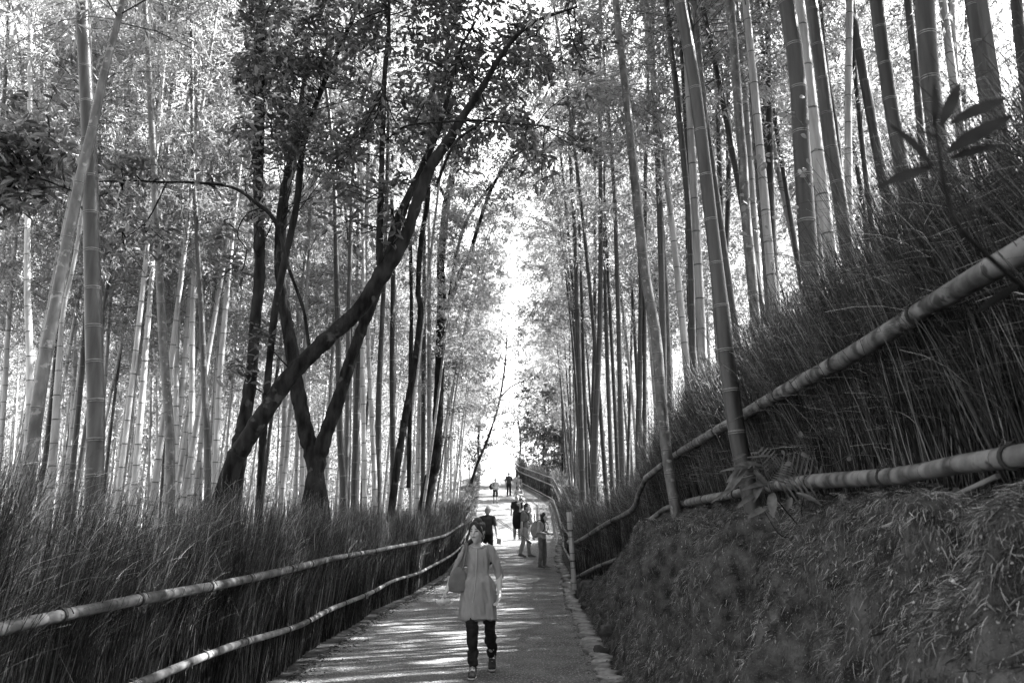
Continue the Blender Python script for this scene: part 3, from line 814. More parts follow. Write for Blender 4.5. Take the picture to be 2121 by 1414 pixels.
# its end post
pb = P(1190, 1205, 17.2); ptp = P(1178, 1060, 17.2)
mb = MB(); org = np.array(f2.location)
culm_mesh(mb, smooth_poly([pb - org - [0, 0, .15], (pb + ptp) / 2 - org, ptp - org], 12), lambda f: .052, inter=.3, sides=14)
mb.build('post', CP, f2)
for hh in (.45, 1.1):
    q = pb * (1 - hh / 1.5) + ptp * (hh / 1.5)
    lashing(f2, q - org, (0, 0.01, 1), .055)
ss = np.array([18.4, 20, 22, 24, 26, 28, 31, 34])
fence_on('plumed brushwood fence standing beyond the post on the right of the path', fr2, 18.2, 34, 420, lambda s: 1.95 + .25 * np.sin(s * .9) + .1 * np.sin(s * 3), [(off(fr2, ss, -.38, 1.1), .03), (off(fr2, ss, -.38, .5), .03)], 2.0, lean_dir=(-.3, .6), thick=.25, lean_amt=.6, rad_=(.004, .008), tip=.0028, wisps=1.8, spread=.5)
ss = np.array([34, 38, 42, 46, 50, 54, 58, 62, 66, 70, 74, 78, 82])
fence_on('distant curved brushwood fence with pale rails climbing on the right', fr2, 34, 84, 150, lambda s: 2.1 + .2 * np.sin(s * .6), [(off(fr2, ss, -.4, 1.75), .035), (off(fr2, ss, -.4, 1.25), .045), (off(fr2, ss, -.4, .35), .045)], 6.0, lean_dir=(-.35, .6), thick=.3, rad_=(.005, .010), tip=.004)

# ------------------------------------------------------------------ dark evergreen trees on the left
def tree(label, limbs, blobs, leafL=(.08, .15), mats=None, d=9.5, dens=1.0, base_drop=True, name='evergreen_tree', leafmat=None, group=None):
    """limbs: list of [(u, v, width px, d), ...] from the foot up; blobs: (u, v, d, radius m, leaves)"""
    mats = mats or M['bark']
    L3 = []
    for li, lb in enumerate(limbs):
        pts = np.array([np.append(P(u, v, dd), pxr(wp, u, v, dd)) for (u, v, wp, dd) in lb])
        if li == 0 and base_drop:
            p = pts[0].copy(); dn = nrm(pts[0, :3] - pts[1, :3]) * np.array([.7, .7, 1])
            while p[2] > Hs(p[0], p[1]) - .1: p[:3] += dn * .06
            p[3] = pts[0, 3] * 1.25
            pts = np.vstack([p, pts])
        L3.append(smooth_poly(pts, max(24, len(lb) * 12)))
    org = L3[0][0, :3].copy()
    root = empty(name, tuple(org), label, 'tree', group)
    mb = MB()
    for i, L in enumerate(L3):
        r = np.maximum(L[:, 3], .002)
        wob = .86 * np.array([1 + .20 * noise.noise(Vector((j * .35, i * 3.3, 1))) + .10 * noise.noise(Vector((j * 1.3, i * 1.3, 5))) for j in range(len(r))])
        tubes(mb, (L[:, :3] - org)[None], (r * wob)[None], sides=14 if r.max() > .02 else 7, cap=True)
    allp = np.vstack([L[:, :3] for L in L3])
    tr = mb.build('trunk', mats, root)
    mb = MB()
    twP = []
    for (u, v, dd, rr_, nl) in blobs:
        c = P(u, v, dd)
        nl = int(nl * dens)
        ns = max(3, nl // 16)
        src = allp[np.argsort(np.linalg.norm(allp - c, axis=1))[:6]]
        src = src[R.randint(0, len(src))]
        mid = (src + c) / 2 + R.normal(size=3) * .08
        br = smooth_poly([src, mid, c], 8)
        tubes(mb, (br - org)[None], np.linspace(.010, .004, 8)[None], sides=5, mi=1)
        A = c + R.normal(size=(ns, 3)) * rr_ * .45
        base = br[R.randint(3, 8, ns)]
        kk = 4; t = np.linspace(0, 1, kk)[None, :, None]
        tw = base[:, None] * (1 - t) + A[:, None] * t + np.array([0, 0, .06]) * np.sin(t * math.pi)
        tubes(mb, tw - org, np.linspace(.004, .0015, kk)[None] * np.ones((ns, 1)), sides=3, mi=1)
        per = max(4, nl // ns)
        tt = R.uniform(.35, 1.1, (ns, per, 1))
        C = (base[:, None] * (1 - tt) + A[:, None] * tt + R.normal(size=(ns, per, 3)) * .07).reshape(-1, 3)
        Dv = nrm(np.repeat(A - base, per, 0)) * .5 + R.normal(size=C.shape) * np.array([.7, .7, .35]) + np.array([0, 0, -.15])
        Ls = R.uniform(leafL[0], leafL[1], len(C))
        leaves6(mb, C - org, Dv, Ls, Ls * .38)
    mb.build('crown', [leafmat or M['leaf_dark'], M['bark']], root, smooth=False)
    return root
def leaves6(mb, C, D, L, W, mi=0):
    """rounder folded leaf of two quads"""
    C = np.asarray(C, float); D = nrm(D); N = len(C)
    S = nrm(np.cross(D, nrm(R.normal(size=(N, 3)) * .7 + np.array([0, 0, 1.3])))); Nn = np.cross(S, D)
    L = L[:, None]; W = W[:, None]
    V = np.stack([C, C + D * L * .3 + S * W * .45 + Nn * W * .12, C + D * L * .68 + S * W * .42 + Nn * W * .08, C + D * L - Nn * L * .12,
                  C + D * L * .68 - S * W * .42 + Nn * W * .08, C + D * L * .3 - S * W * .45 + Nn * W * .12], 1)
    b = np.arange(N)[:, None] * 6
    mb.add(V, np.concatenate([b + [0, 1, 2, 3], b + [0, 3, 4, 5]]), mi=mi)
def blobs_in(u0, v0, u1, v1, d0, d1, n, r=.32, nl=90, hole=None):
    o = []
    for _ in range(n):
        o.append((random.uniform(u0, u1), random.uniform(v0, v1), random.uniform(d0, d1), r * random.uniform(.7, 1.3), nl))
    return o
D0 = 9.5
tree('straight dark trunk wrapped in leafy ivy, leftmost of the dark trunks', [[(492, 960, 40, 10.4), (505, 880, 34, 10.4), (520, 780, 28, 10.4), (530, 650, 26, 10.4), (538, 560, 26, 10.4), (535, 400, 24, 10.4), (538, 200, 24, 10.4), (545, 0, 17, 10.4), (550, -120, 13, 10.4)]],
     [(538 + random.uniform(-14, 14), v, D0 - .15, .12, 22) for v in range(30, 470, 24)] + blobs_in(500, -120, 640, 120, 9, 10, 12), dens=1.0)
tree('thin dark trunk leaning right, passing behind the foot of the long leaning tree', [[(540, 985, 17, 11), (545, 900, 18, 11), (555, 780, 17, 11), (570, 640, 17, 11), (590, 540, 16, 11), (615, 420, 16, 11), (625, 320, 15, 11), (640, 260, 13, 11), (680, 150, 12, 11), (735, 30, 10, 11), (765, -60, 8, 11)]],
     blobs_in(540, -60, 830, 260, 10, 11.5, 22) + blobs_in(490, 60, 620, 260, 10.2, 11.2, 12), dens=1.1)
tree('grey patched trunk bent like a bow behind the two dark ones', [[(655, 985, 38, 13.2), (635, 900, 37, 13.2), (615, 800, 34, 13.2), (600, 700, 30, 13.2), (583, 600, 26, 13.2), (580, 500, 26, 13.2), (590, 400, 25, 13.2), (610, 310, 22, 13.2), (628, 200, 16, 13.2), (640, 60, 12, 13.2)]],
     blobs_in(560, 120, 760, 330, 10, 11, 14), dens=1.0)
tree('long dark tree leaning right across the grove, forked halfway up', [
      [(475, 985, 44, 9), (500, 930, 42, 9), (545, 860, 42, 9), (600, 780, 40, 9), (680, 700, 38, 9), (745, 640, 36, 9), (790, 570, 40, 9), (835, 500, 30, 9), (870, 400, 28, 9), (895, 340, 27, 9), (930, 290, 24, 9), (960, 240, 20, 9), (1000, 180, 16, 9), (1035, 120, 13, 9), (1075, 70, 10, 9), (1120, 40, 8, 9), (1195, 15, 5, 9)],
      [(790, 562, 18, 9), (786, 520, 17, 9), (789, 400, 14, 9.1), (793, 260, 12, 9.2), (797, 150, 11, 9.3), (805, 60, 9, 9.4), (806, -40, 7, 9.5)],
      [(800, 545, 17, 9), (820, 460, 16, 9.1), (858, 380, 15, 9.2), (900, 290, 14, 9.3), (928, 200, 11, 9.4), (950, 110, 8, 9.5), (985, 45, 5, 9.5)],
      [(800, 290, 5, 9.1), (840, 262, 5, 9), (900, 254, 5, 8.9), (985, 250, 5, 8.8), (1060, 256, 4, 8.8), (1140, 262, 2.5, 8.8)],
      [(905, 380, 7, 9), (940, 300, 7, 8.9), (985, 262, 5, 8.8), (1035, 225, 3, 8.8)],
      [(640, 718, 9, 9), (628, 640, 8, 8.9), (600, 560, 7, 8.8), (570, 460, 9, 8.7), (530, 420, 9, 8.6), (480, 388, 7, 8.5), (400, 378, 6, 8.5), (330, 377, 5, 8.5), (270, 374, 4, 8.5), (205, 376, 3, 8.5)],
      [(345, 378, 4, 8.5), (328, 415, 3.5, 8.5), (300, 462, 3, 8.5), (250, 500, 2, 8.5)],
      [(541, 430, 3.5, 8.6), (510, 445, 3, 8.6), (492, 485, 3, 8.6), (515, 520, 2, 8.6)]],
     blobs_in(680, -60, 1210, 130, 9.0, 10.6, 34, .42, 56) + blobs_in(700, 120, 960, 330, 9.0, 10.4, 26, .4, 52) + blobs_in(980, 100, 1230, 320, 9.0, 10.4, 20, .36, 48) + blobs_in(700, 300, 860, 480, 8.6, 9.4, 9, .2, 45)
     + [(1110, 330, 8.6, .16, 40), (1140, 350, 8.6, .14, 36), (1090, 300, 8.7, .2, 50), (1130, 390, 8.6, .1, 18)]
     + [(300, 350, 8.4, .22, 60), (250, 330, 8.4, .25, 70), (210, 420, 8.4, .2, 50), (310, 470, 8.4, .2, 45), (430, 360, 8.5, .12, 18), (470, 470, 8.5, .15, 26), (340, 500, 8.5, .2, 40), (480, 560, 8.6, .22, 50), (260, 520, 8.5, .18, 32), (530, 700, 8.7, .2, 40), (500, 760, 8.8, .2, 40)], dens=1.25)
tree('dark trunk leaning right that meets the bowed grey one at the ground', [[(650, 1000, 40, 13.2), (668, 920, 36, 13.2), (700, 830, 32, 13.2), (725, 750, 28, 13.2), (750, 680, 25, 13.2), (775, 620, 22, 13.2), (815, 500, 18, 13.2), (850, 400, 15, 13.2), (880, 330, 13, 13.2), (915, 200, 11, 13.2), (930, 60, 9, 13.2)]],
     blobs_in(820, -60, 1060, 160, 10, 11, 16), dens=1.0)
tree('tall sinuous dark trunk nearest the bright gap', [[(885, 1018, 30, 23), (902, 952, 26, 23), (908, 831, 24, 23), (913, 684, 22, 23), (915, 610, 21, 23), (913, 545, 19, 23), (924, 428, 18, 23), (932, 389, 17, 23), (942, 342, 16, 23), (959, 296, 13, 23), (994, 253, 9, 23), (1040, 200, 6, 23)],
      [(926, 420, 8, 23), (915, 395, 8, 23), (898, 375, 8, 23), (885, 340, 6, 23)],
      [(918, 660, 15, 23), (939, 610, 12, 23), (955, 560, 11, 23), (972, 530, 10, 23), (990, 470, 9, 23), (1014, 400, 8, 23), (1041, 350, 6, 23), (1070, 310, 4, 23)],
      [(930, 620, 9, 23), (940, 560, 9, 23), (952, 500, 8, 23), (970, 450, 8, 23), (1000, 405, 6, 23), (1020, 380, 5, 23)]],
     blobs_in(930, 200, 1100, 420, 21, 24, 26, .6, 130) + blobs_in(1020, -60, 1260, 300, 20, 25, 34, .9, 170) + blobs_in(930, 420, 1000, 620, 22, 24, 12, .2, 42) + blobs_in(905, 700, 985, 900, 22, 23.5, 9, .2, 36), dens=1.0)
tree('crooked thin dark trunk between pale culms left of the sinuous one', [[(820, 985, 18, 18), (840, 860, 17, 18), (858, 757, 15, 18), (871, 647, 14, 18), (866, 600, 13, 18), (872, 500, 12, 18), (885, 420, 11, 18), (892, 300, 10, 18), (900, 150, 8, 18)], [(846, 1010, 10, 19), (850, 800, 10, 19), (852, 640, 9, 19), (850, 500, 8, 19)]],
     blobs_in(840, 180, 960, 420, 17, 18, 8, .25, 60), dens=.8)
tree('spindly far tree leaning over the top of the path', [[(984, 974, 7, 46), (1012, 904, 6, 46), (1032, 840, 5, 46), (1045, 765, 4.5, 46), (1050, 700, 3, 46)], [(1036, 822, 4, 46), (1060, 800, 3, 46), (1095, 785, 2, 46)]],
     [(1055, 700, 46, 1.0, 160), (1040, 640, 46, 1.2, 200), (1085, 780, 46, .8, 100), (1060, 850, 46, .7, 80), (1020, 700, 46, .8, 120)], leafL=(.14, .24), leafmat=M['leaf_bamboo'])
# sapling with a cluster of dark leaves at the left edge
tree('dark leafy sapling spreading its branches at the left edge', [[(-60, 900, 14, 7.2), (-45, 600, 12, 7.2), (-20, 430, 9, 7.2), (60, 370, 6, 7.2), (150, 395, 3, 7.2)], [(-30, 480, 7, 7.2), (20, 400, 5, 7.2), (110, 330, 3, 7.2)]],
     blobs_in(-30, 290, 170, 420, 6.8, 7.6, 16, .26, 70) + blobs_in(-30, 180, 90, 300, 6.8, 7.6, 5, .25, 50), dens=1.1)
# sunlit trees beyond the end of the path
for (u, d, vt, w_, nb_, lab) in ((1125, 74, 640, 40, 95, 'pale sunlit tree beyond the top of the path, right of the bright gap'), (990, 82, 520, 34, 90, 'pale sunlit tree beyond the top of the path, left of the bright gap'), (1075, 112, 860, 26, 26, 'low sunlit tree farthest down the bright gap'), (1165, 60, 420, 30, 60, 'tall feathery tree overhanging the right side of the bright gap')):
    v0 = 978
    tree(lab, [[(u, v0, 6, d), (u + 3, (v0 + vt) / 2, 5, d), (u - 2, vt, 3, d)]],
         [(u + random.gauss(0, w_) * (.55 + .6 * q_), v0 - 15 - q_ * (v0 - vt), d + random.uniform(-2, 2), 1.5, 150) for q_ in [random.random() for _ in range(nb_)]], leafL=(.2, .38), leafmat=M['leaf_far'], name='broadleaf_tree')

# ------------------------------------------------------------------ small plants
# blurred sprig close to the lens
o3 = P(2121, 600, 1.15)
root = empty('sapling', (1.5, 1.3, Hs(1.5, 1.3)), 'blurred large-leaved sprig close to the camera at the upper right', 'plant')
og = np.array(root.location)
stem = smooth_poly([og, P(2260, 760, 1.2), o3, P(1995, 480, 1.05), P(1960, 400, 1.02), P(1948, 330, 1.0), P(1938, 262, 1.0), P(1936, 235, 1.0)], 40)
mb = MB(); tubes(mb, (stem - og)[None], np.linspace(.005, .0015, 40)[None], sides=8); mb.build('stem', M['bark'], root)
for (a, b, wd, dd) in (((1932, 262), (1940, 172), 22, 1.0), ((1950, 262), (1990, 165), 26, 1.02), ((1968, 258), (2092, 192), 30, 1.05), ((1962, 318), (2100, 232), 42, .98), ((1968, 330), (2080, 292), 24, 1.03), ((1930, 348), (1850, 255), 42, .98), ((1934, 345), (1818, 382), 30, .97), ((1944, 290), (1900, 268), 18, 1.0), ((1990, 470), (1955, 560), 18, 1.06), ((2110, 590), (2030, 640), 20, 1.1)):
    mb = MB(); bigleaf(mb, P(a[0], a[1], 1.0) - og, P(b[0], b[1], dd) - og, 2 * pxr(wd, b[0], b[1], dd), up=(R.normal() * .3, -.9, .5), curl=.05)
    mb.build('leaf', M['leaf_near'], root)
# pale vine climbing between the right culms
def vine(label, stemuv, leafuv, d, size=.05, name='climbing_vine'):
    org = P(*stemuv[0], d)
    root = empty(name, tuple(org), label, 'vine')
    st = smooth_poly([P(u, v, d) for u, v in stemuv], 40)
    mb = MB(); tubes(mb, (st - org)[None], np.full((1, 40), .0018), sides=5); mb.build('stem', M['twig'], root)
    mb = MB()
    for (u, v) in leafuv:
        c = P(u, v, d + random.uniform(-.15, .1)) - org
        an = random.uniform(0, 6.28); sz = size * random.uniform(.6, 1.3)
        dr = np.array([math.cos(an), random.uniform(-.4, .4), math.sin(an) - .4]); dr = dr / np.linalg.norm(dr)
        bigleaf(mb, c, c + dr * sz, sz * .75, up=(random.uniform(-.4, .4), -1, random.uniform(-.2, .8)), n=6, curl=.15)
    mb.build('foliage', M['leaf_pale'], root)
    return root
vine('pale heart-leaved vine threading between the right culms', [(1600, 560), (1612, 500), (1625, 440), (1590, 380), (1570, 350), (1600, 330), (1650, 310), (1665, 260), (1610, 225), (1590, 235)],
     [(1590 + R.normal() * 22, 330 + R.normal() * 16) for _ in range(14)] + [(1640 + R.normal() * 30, 225 + R.normal() * 12) for _ in range(6)] + [(1662 + R.normal() * 16, 330 + R.normal() * 70) for i in range(12)] + [(1552 + R.normal() * 16, 450 + R.normal() * 50) for i in range(12)] + [(1600 + R.normal() * 25, 440 + i * 14) for i in range(8)], 6.4)
vine('sparse pale vine hung over the brush below the upper rail', [(1450, 900), (1600, 850), (1700, 960), (1780, 940), (1900, 1000)], [(1690 + R.normal() * 60, 940 + R.normal() * 20) for _ in range(7)] + [(1800 + R.normal() * 120, 700 + R.normal() * 90) for _ in range(7)], 5.0, .045)
bpy.data.objects['climbing_vine.001'].children[1].data.materials[0] = M['leaf_mid']
# seedling with long leaves and fern in front of the stout bamboo
c0 = P(1670, 1105, 5.2); c0[2] = Hs(c0[0], c0[1])
root = empty('broadleaf_seedling', tuple(c0), 'broad-leaved seedling bending left over the lower rail beside the stout bamboo', 'plant')
mb = MB()
for tr_ in ([(1670, 1105), (1630, 1060), (1600, 1020), (1585, 985), (1560, 960)], [(1665, 1110), (1620, 1110), (1590, 1070), (1575, 1040)], [(1670, 1100), (1660, 1060), (1665, 1030)]):
    pp = smooth_poly([P(u, v, 5.2) for u, v in tr_], 16); tubes(mb, (pp - c0)[None], np.linspace(.005, .002, 16)[None], sides=6)
mb.build('stem', M['bark'], root)
for (a, b, wd) in (((1560, 960), (1505, 985), 20), ((1545, 965), (1510, 1010), 16), ((1565, 970), (1500, 960), 10), ((1550, 955), (1490, 1015), 9), ((1580, 965), (1530, 950), 12), ((1560, 975), (1595, 1005), 15), ((1600, 1000), (1545, 1000), 14), ((1575, 990), (1565, 1030), 18), ((1600, 1020), (1598, 1055), 22), ((1590, 1050), (1550, 1065), 16), ((1555, 990), (1485, 1020), 9), ((1570, 945), (1600, 940), 8), ((1545, 940), (1520, 945), 8), ((1650, 1020), (1700, 1035), 12), ((1640, 1030), (1625, 1060), 14), ((1665, 1035), (1720, 1030), 10), ((1570, 1020), (1535, 1035), 13)):
    mb = MB(); bigleaf(mb, P(a[0], a[1], 5.2) - c0, P(b[0], b[1], 5.1 + random.uniform(-.1, .1)) - c0, 2 * pxr(wd, b[0], b[1], 5.2), up=(R.normal() * .3, -.8, .7), curl=.2)
    mb.build('leaf', M['leaf_mid'], root)
fc = P(1590, 1000, 5.3)
root = empty('fern', tuple(fc), 'small fern frond fanning out right of the stout bamboo above the lower rail', 'fern')
for (tip_, n_) in (((1625, 955), 9), ((1570, 935), 7), ((1700, 985), 9)):
    e = P(tip_[0], tip_[1], 5.2) - fc
    ax = nrm(e); mb = MB(); Lf = np.linalg.norm(e)
    tubes(mb, np.array([e * q + np.array([0, 0, .02]) * math.sin(q * 3.1) for q in np.linspace(0, 1, 8)])[None], np.full((1, 8), .0018), sides=5)
    for q in np.linspace(.2, .97, n_):
        for sg in (-1, 1):
            side = nrm(np.cross(ax, [0, -1, .2])) * sg
            l_ = Lf * .62 * math.sin(min(1, (1.05 - q) * 1.3 + .15) * 1.5)
            bb = e * q
            bigleaf(mb, bb, bb + nrm(side + ax * .45) * l_, .014, up=(0, -1, .3), curl=.1, n=4)
    mb.build('frond', M['leaf_mid'], root)
# fallen stick on the bank
s0, s1 = P(1830, 1112, 3.9), P(2075, 1048, 3.2)
pp = np.linspace(s0, s1, 12); zz_ = np.array([Hs(a[0], a[1]) for a in pp]); pp[:, 2] = np.polyval(np.polyfit(np.arange(12), zz_, 1), np.arange(12)) + .03
mb = MB(); tubes(mb, (pp - pp[0])[None], np.linspace(.006, .012, 12)[None], sides=8, cap=True)
o = mb.build('fallen_stick', M['bark_pale'], None, loc=tuple(pp[0])); tag(o, 'dry bamboo stick lying along the top of the bank', 'stick')

# moss, roots and litter on the bank; litter by the hedges
def on_ground(x, y): return H(x, y)
iy0, iy1 = int(np.searchsorted(gy, 1.2)), int(np.searchsorted(gy, 16.5))
def on_bank(N, pw, x_out=.12, x_in=.15):
    """random points of the bank's real surface, with downhill direction and normal"""
    yy = 1.2 + 15 * R.rand(N) ** pw; xx = xr(yy) + .2 + R.rand(N) * (xfr(yy) - xr(yy) - .2 + x_in)
    fi = np.interp(yy, gy, np.arange(len(gy))); fj = np.interp(xx, gx, np.arange(len(gx)))
    a = fi.astype(int); b = fj.astype(int); u = (fi - a)[:, None]; v = (fj - b)[:, None]
    S = np.stack([GXd, GY, GZ], -1)
    p = S[a, b] * (1 - u) * (1 - v) + S[a + 1, b] * u * (1 - v) + S[a, b + 1] * (1 - u) * v + S[a + 1, b + 1] * u * v
    n_ = nrm(np.cross(S[a, b + 1] - S[a, b], S[a + 1, b] - S[a, b])); n_ *= np.sign(n_[:, 2:3] + 1e-9)
    dwn = np.array([0, 0, -1.]) - n_ * (-n_[:, 2:3]); dwn = nrm(dwn + np.array([-.05, 0, 0]))
    return p, n_, dwn
mb = MB()
N = 330000
pp, nn, dd_ = on_bank(N, 1.5)
keep = (np.sin(pp[:, 0] * 7 + pp[:, 1] * 3.1) + np.sin(pp[:, 1] * 5.7 - pp[:, 0] * 2) + R.normal(size=N) * .9) > -1.0
pp, nn, dd_ = pp[keep], nn[keep], dd_[keep]; N = len(pp)
x, y = pp[:, 0], pp[:, 1]
dn = nrm(dd_ + R.normal(size=(N, 3)) * .38 + np.stack([0 * x, np.sin(x * 6 + y * 4) * .35 - .25, 0 * x], 1))
p0 = pp + nn * R.uniform(-.002, .014, (N, 1)); K = 3; t = np.linspace(0, 1, K)[None, :, None]
L = R.uniform(.015, .075, N)[:, None]
W = p0[:, None] + dn[:, None] * L[:, None] * t + nn[:, None] * np.sin(t * 3.0) * L[:, None] * .08
tubes(mb, W, np.linspace(.0011, .0005, K)[None] * R.uniform(.5, 1.6, (N, 1)), sides=2)
N = 34000          # crumbs of earth
c, _n, _d = on_bank(N, 1.5); c = c + R.normal(size=(N, 3)) * .004; q = R.uniform(.003, .0075, (N, 1)) * R.uniform(.5, 1.2, (N, 1))
o6 = np.array([(1, 0, 0), (-1, 0, 0), (0, 1, 0), (0, -1, 0), (0, 0, 1), (0, 0, -1)], float)
V = c[:, None] + o6[None] * q[:, None] * R.uniform(.6, 1.4, (N, 6, 1)) + R.normal(size=(N, 6, 3)) * q[:, None] * .25
b6 = np.arange(N)[:, None] * 6
T6 = np.array([(0, 2, 4), (2, 1, 4), (1, 3, 4), (3, 0, 4), (2, 0, 5), (1, 2, 5), (3, 1, 5), (0, 3, 5)])
mb.add(V, T=(b6[:, :, None] + T6[None]).reshape(-1, 3))
tag(mb.build('bank_moss', M['moss'], smooth=False), 'dry moss and root strands hanging down the face of the right bank', 'moss', kind='stuff')
mb = MB()
N = 9000
pb_, nb_2, _d = on_bank(N, 1.4); pb_ = pb_ + nb_2 * .012
a = R.rand(N) * 6.28
leaves(mb, pb_, nrm(_d * .5 + np.stack([np.cos(a), np.sin(a), R.normal(size=N) * .25], 1)), R.uniform(.03, .10, N), R.uniform(.004, .013, N))
N = 2600
y = 3 + 28 * R.rand(N); x = xl(y) - .12 + np.abs(R.normal(size=N)) * .13; z = zp(y) + .03
a = R.rand(N) * 6.28
leaves(mb, np.stack([x, y, z], 1), np.stack([np.cos(a), np.sin(a), R.normal(size=N) * .15], 1), R.uniform(.03, .08, N), R.uniform(.008, .022, N))
N = 900
y = 6 + 40 * R.rand(N); x = xr(y) + .18 - np.abs(R.normal(size=N)) * .16; z = zp(y) + .035
leaves(mb, np.stack([x, y, z], 1), R.normal(size=(N, 3)) * [1, 1, .15], R.uniform(.03, .07, N), R.uniform(.008, .02, N))
N = 420
y = 5 + 45 * R.rand(N); x = xl(y) + R.rand(N) * (xr(y) - xl(y)); z = zp(y) + .036
leaves(mb, np.stack([x, y, z], 1), R.normal(size=(N, 3)) * [1, 1, .1], R.uniform(.02, .06, N), R.uniform(.006, .014, N))
tag(mb.build('leaf_litter', M['litter'], smooth=False), 'dry fallen leaves scattered on the bank and along the path edges', 'leaf litter', kind='stuff')

# ------------------------------------------------------------------ house glimpsed behind the right grove
hb = np.array([6.2, 98.0, 5.6])
root = empty('house', tuple(hb), 'low white-walled house with tiled roof glimpsed through far right culms', 'house')
def box(mb, x0, y0, z0, x1, y1, z1):
    V = [(x0, y0, z0), (x1, y0, z0), (x1, y1, z0), (x0, y1, z0), (x0, y0, z1), (x1, y0, z1), (x1, y1, z1), (x0, y1, z1)]
    mb.add(V, [[0, 3, 2, 1], [4, 5, 6, 7], [0, 1, 5, 4], [1, 2, 6, 5], [2, 3, 7, 6], [3, 0, 4, 7]])
mb = MB(); box(mb, -1.9, 0, -.5, 1.9, 5, 2.3); mb.build('wall', M['wall'], root, smooth=False)
mb = MB()
for sg in (-1, 1):
    V_ = [(-2.4, 2.5, 4.0), (2.4, 2.5, 4.0), (2.4, 2.5 + sg * 3.3, 2.35), (-2.4, 2.5 + sg * 3.3, 2.35), (-2.4, 2.5, 3.8), (2.4, 2.5, 3.8), (2.4, 2.5 + sg * 3.3, 2.2), (-2.4, 2.5 + sg * 3.3, 2.2)]
    mb.add(V_, [[0, 1, 2, 3], [4, 5, 6, 7], [0, 1, 5, 4], [1, 2, 6, 5], [2, 3, 7, 6], [3, 0, 4, 7]])
for i in range(34):
    xx = -2.3 + i * 4.6 / 33
    for sg in (-1, 1):
        pl = np.array([(xx, 2.5, 4.0), (xx, 2.5 + sg * 1.6, 3.0), (xx, 2.5 + sg * 3.2, 2.32)])
        tubes(mb, pl[None], np.full((1, 3), .09), sides=6, cap=True)
tubes(mb, np.array([(-2.4, 2.5, 4.15), (0, 2.5, 4.15), (2.4, 2.5, 4.15)])[None], np.full((1, 3), .22), sides=8, cap=True)
mb.build('roof', M['tile'], root)
for wx in (-.9, .9):
    mb = MB(); box(mb, wx - .5, -.03, .7, wx + .5, -.002, 1.7); mb.build('window', M['rope'], root, smooth=False)

for (u, d, lab) in ((1120, 78, 'dark round shrub beyond the far fence, left of a pair'), (1152, 76, 'dark round shrub beyond the far fence, right of a pair')):
    c = P(u, 968, d); gz = Hs(c[0], c[1]); root = empty('shrub', (c[0], c[1], gz), lab, 'shrub')
    mb = MB(); tubes(mb, np.array([[(0, 0, -.1), (0, 0, .5), (.1, 0, 1.2)]]), np.array([[.06, .05, .03]]), sides=6); mb.build('trunk', M['bark'], root)
    mb = MB(); q = nrm(R.normal(size=(1500, 3))) * (R.rand(1500, 1) ** .35) * [1.1, 1.1, .9]; leaves(mb, q + [0, 0, max(1.0, c[2] - gz)], R.normal(size=(1500, 3)), R.uniform(.12, .2, 1500), R.uniform(.06, .09, 1500)); mb.build('crown', M['bark'] if 0 else M['leaf_near'], root, smooth=False)

# ------------------------------------------------------------------ people
M['skin'] = mat('skin', .30, .36, rough=.5, scale=6, spec=.4)
M['hair_black'] = mat('black_hair', .012, .03, rough=.4, scale=40, stretch=(4, 4, .4), spec=.15)
M['hair_grey'] = mat('grey_hair', .2, .3, rough=.6, scale=40, stretch=(4, 4, .6))
def cloth(name, a, b=None, scale=9, **k): return mat(name, a, b or a * 1.2, rough=.85, scale=scale, spec=.15, bump=.15, bscale=60, **k)
M['tunic'] = cloth('pale_grey_cotton', .18, .22, scale=3)
M['black_cloth'] = cloth('black_cloth', .01, .018)
M['dark_cloth'] = cloth('dark_cloth', .028, .045)
M['mid_cloth'] = cloth('mid_grey_cloth', .10, .14)
M['light_cloth'] = cloth('light_grey_cloth', .24, .3)
M['white_cloth'] = cloth('white_cloth', .38, .48)
M['pattern_cloth'] = mat('patterned_cloth', .04, .4, rough=.85, scale=34, detail=1, pos=(.44, .52))
M['bag_cloth'] = cloth('grey_canvas', .10, .13)
M['sole'] = mat('white_rubber', .35, .4, rough=.6)
M['metal_dark'] = mat('dark_metal', .04, .06, rough=.35, spec=.6)
M['paper'] = mat('paper', .35, .4, rough=.7)
M['eye_dark'] = mat('eye', .01, .01, rough=.2, spec=.6)
M['lip'] = mat('lip', .08, .1, rough=.5)
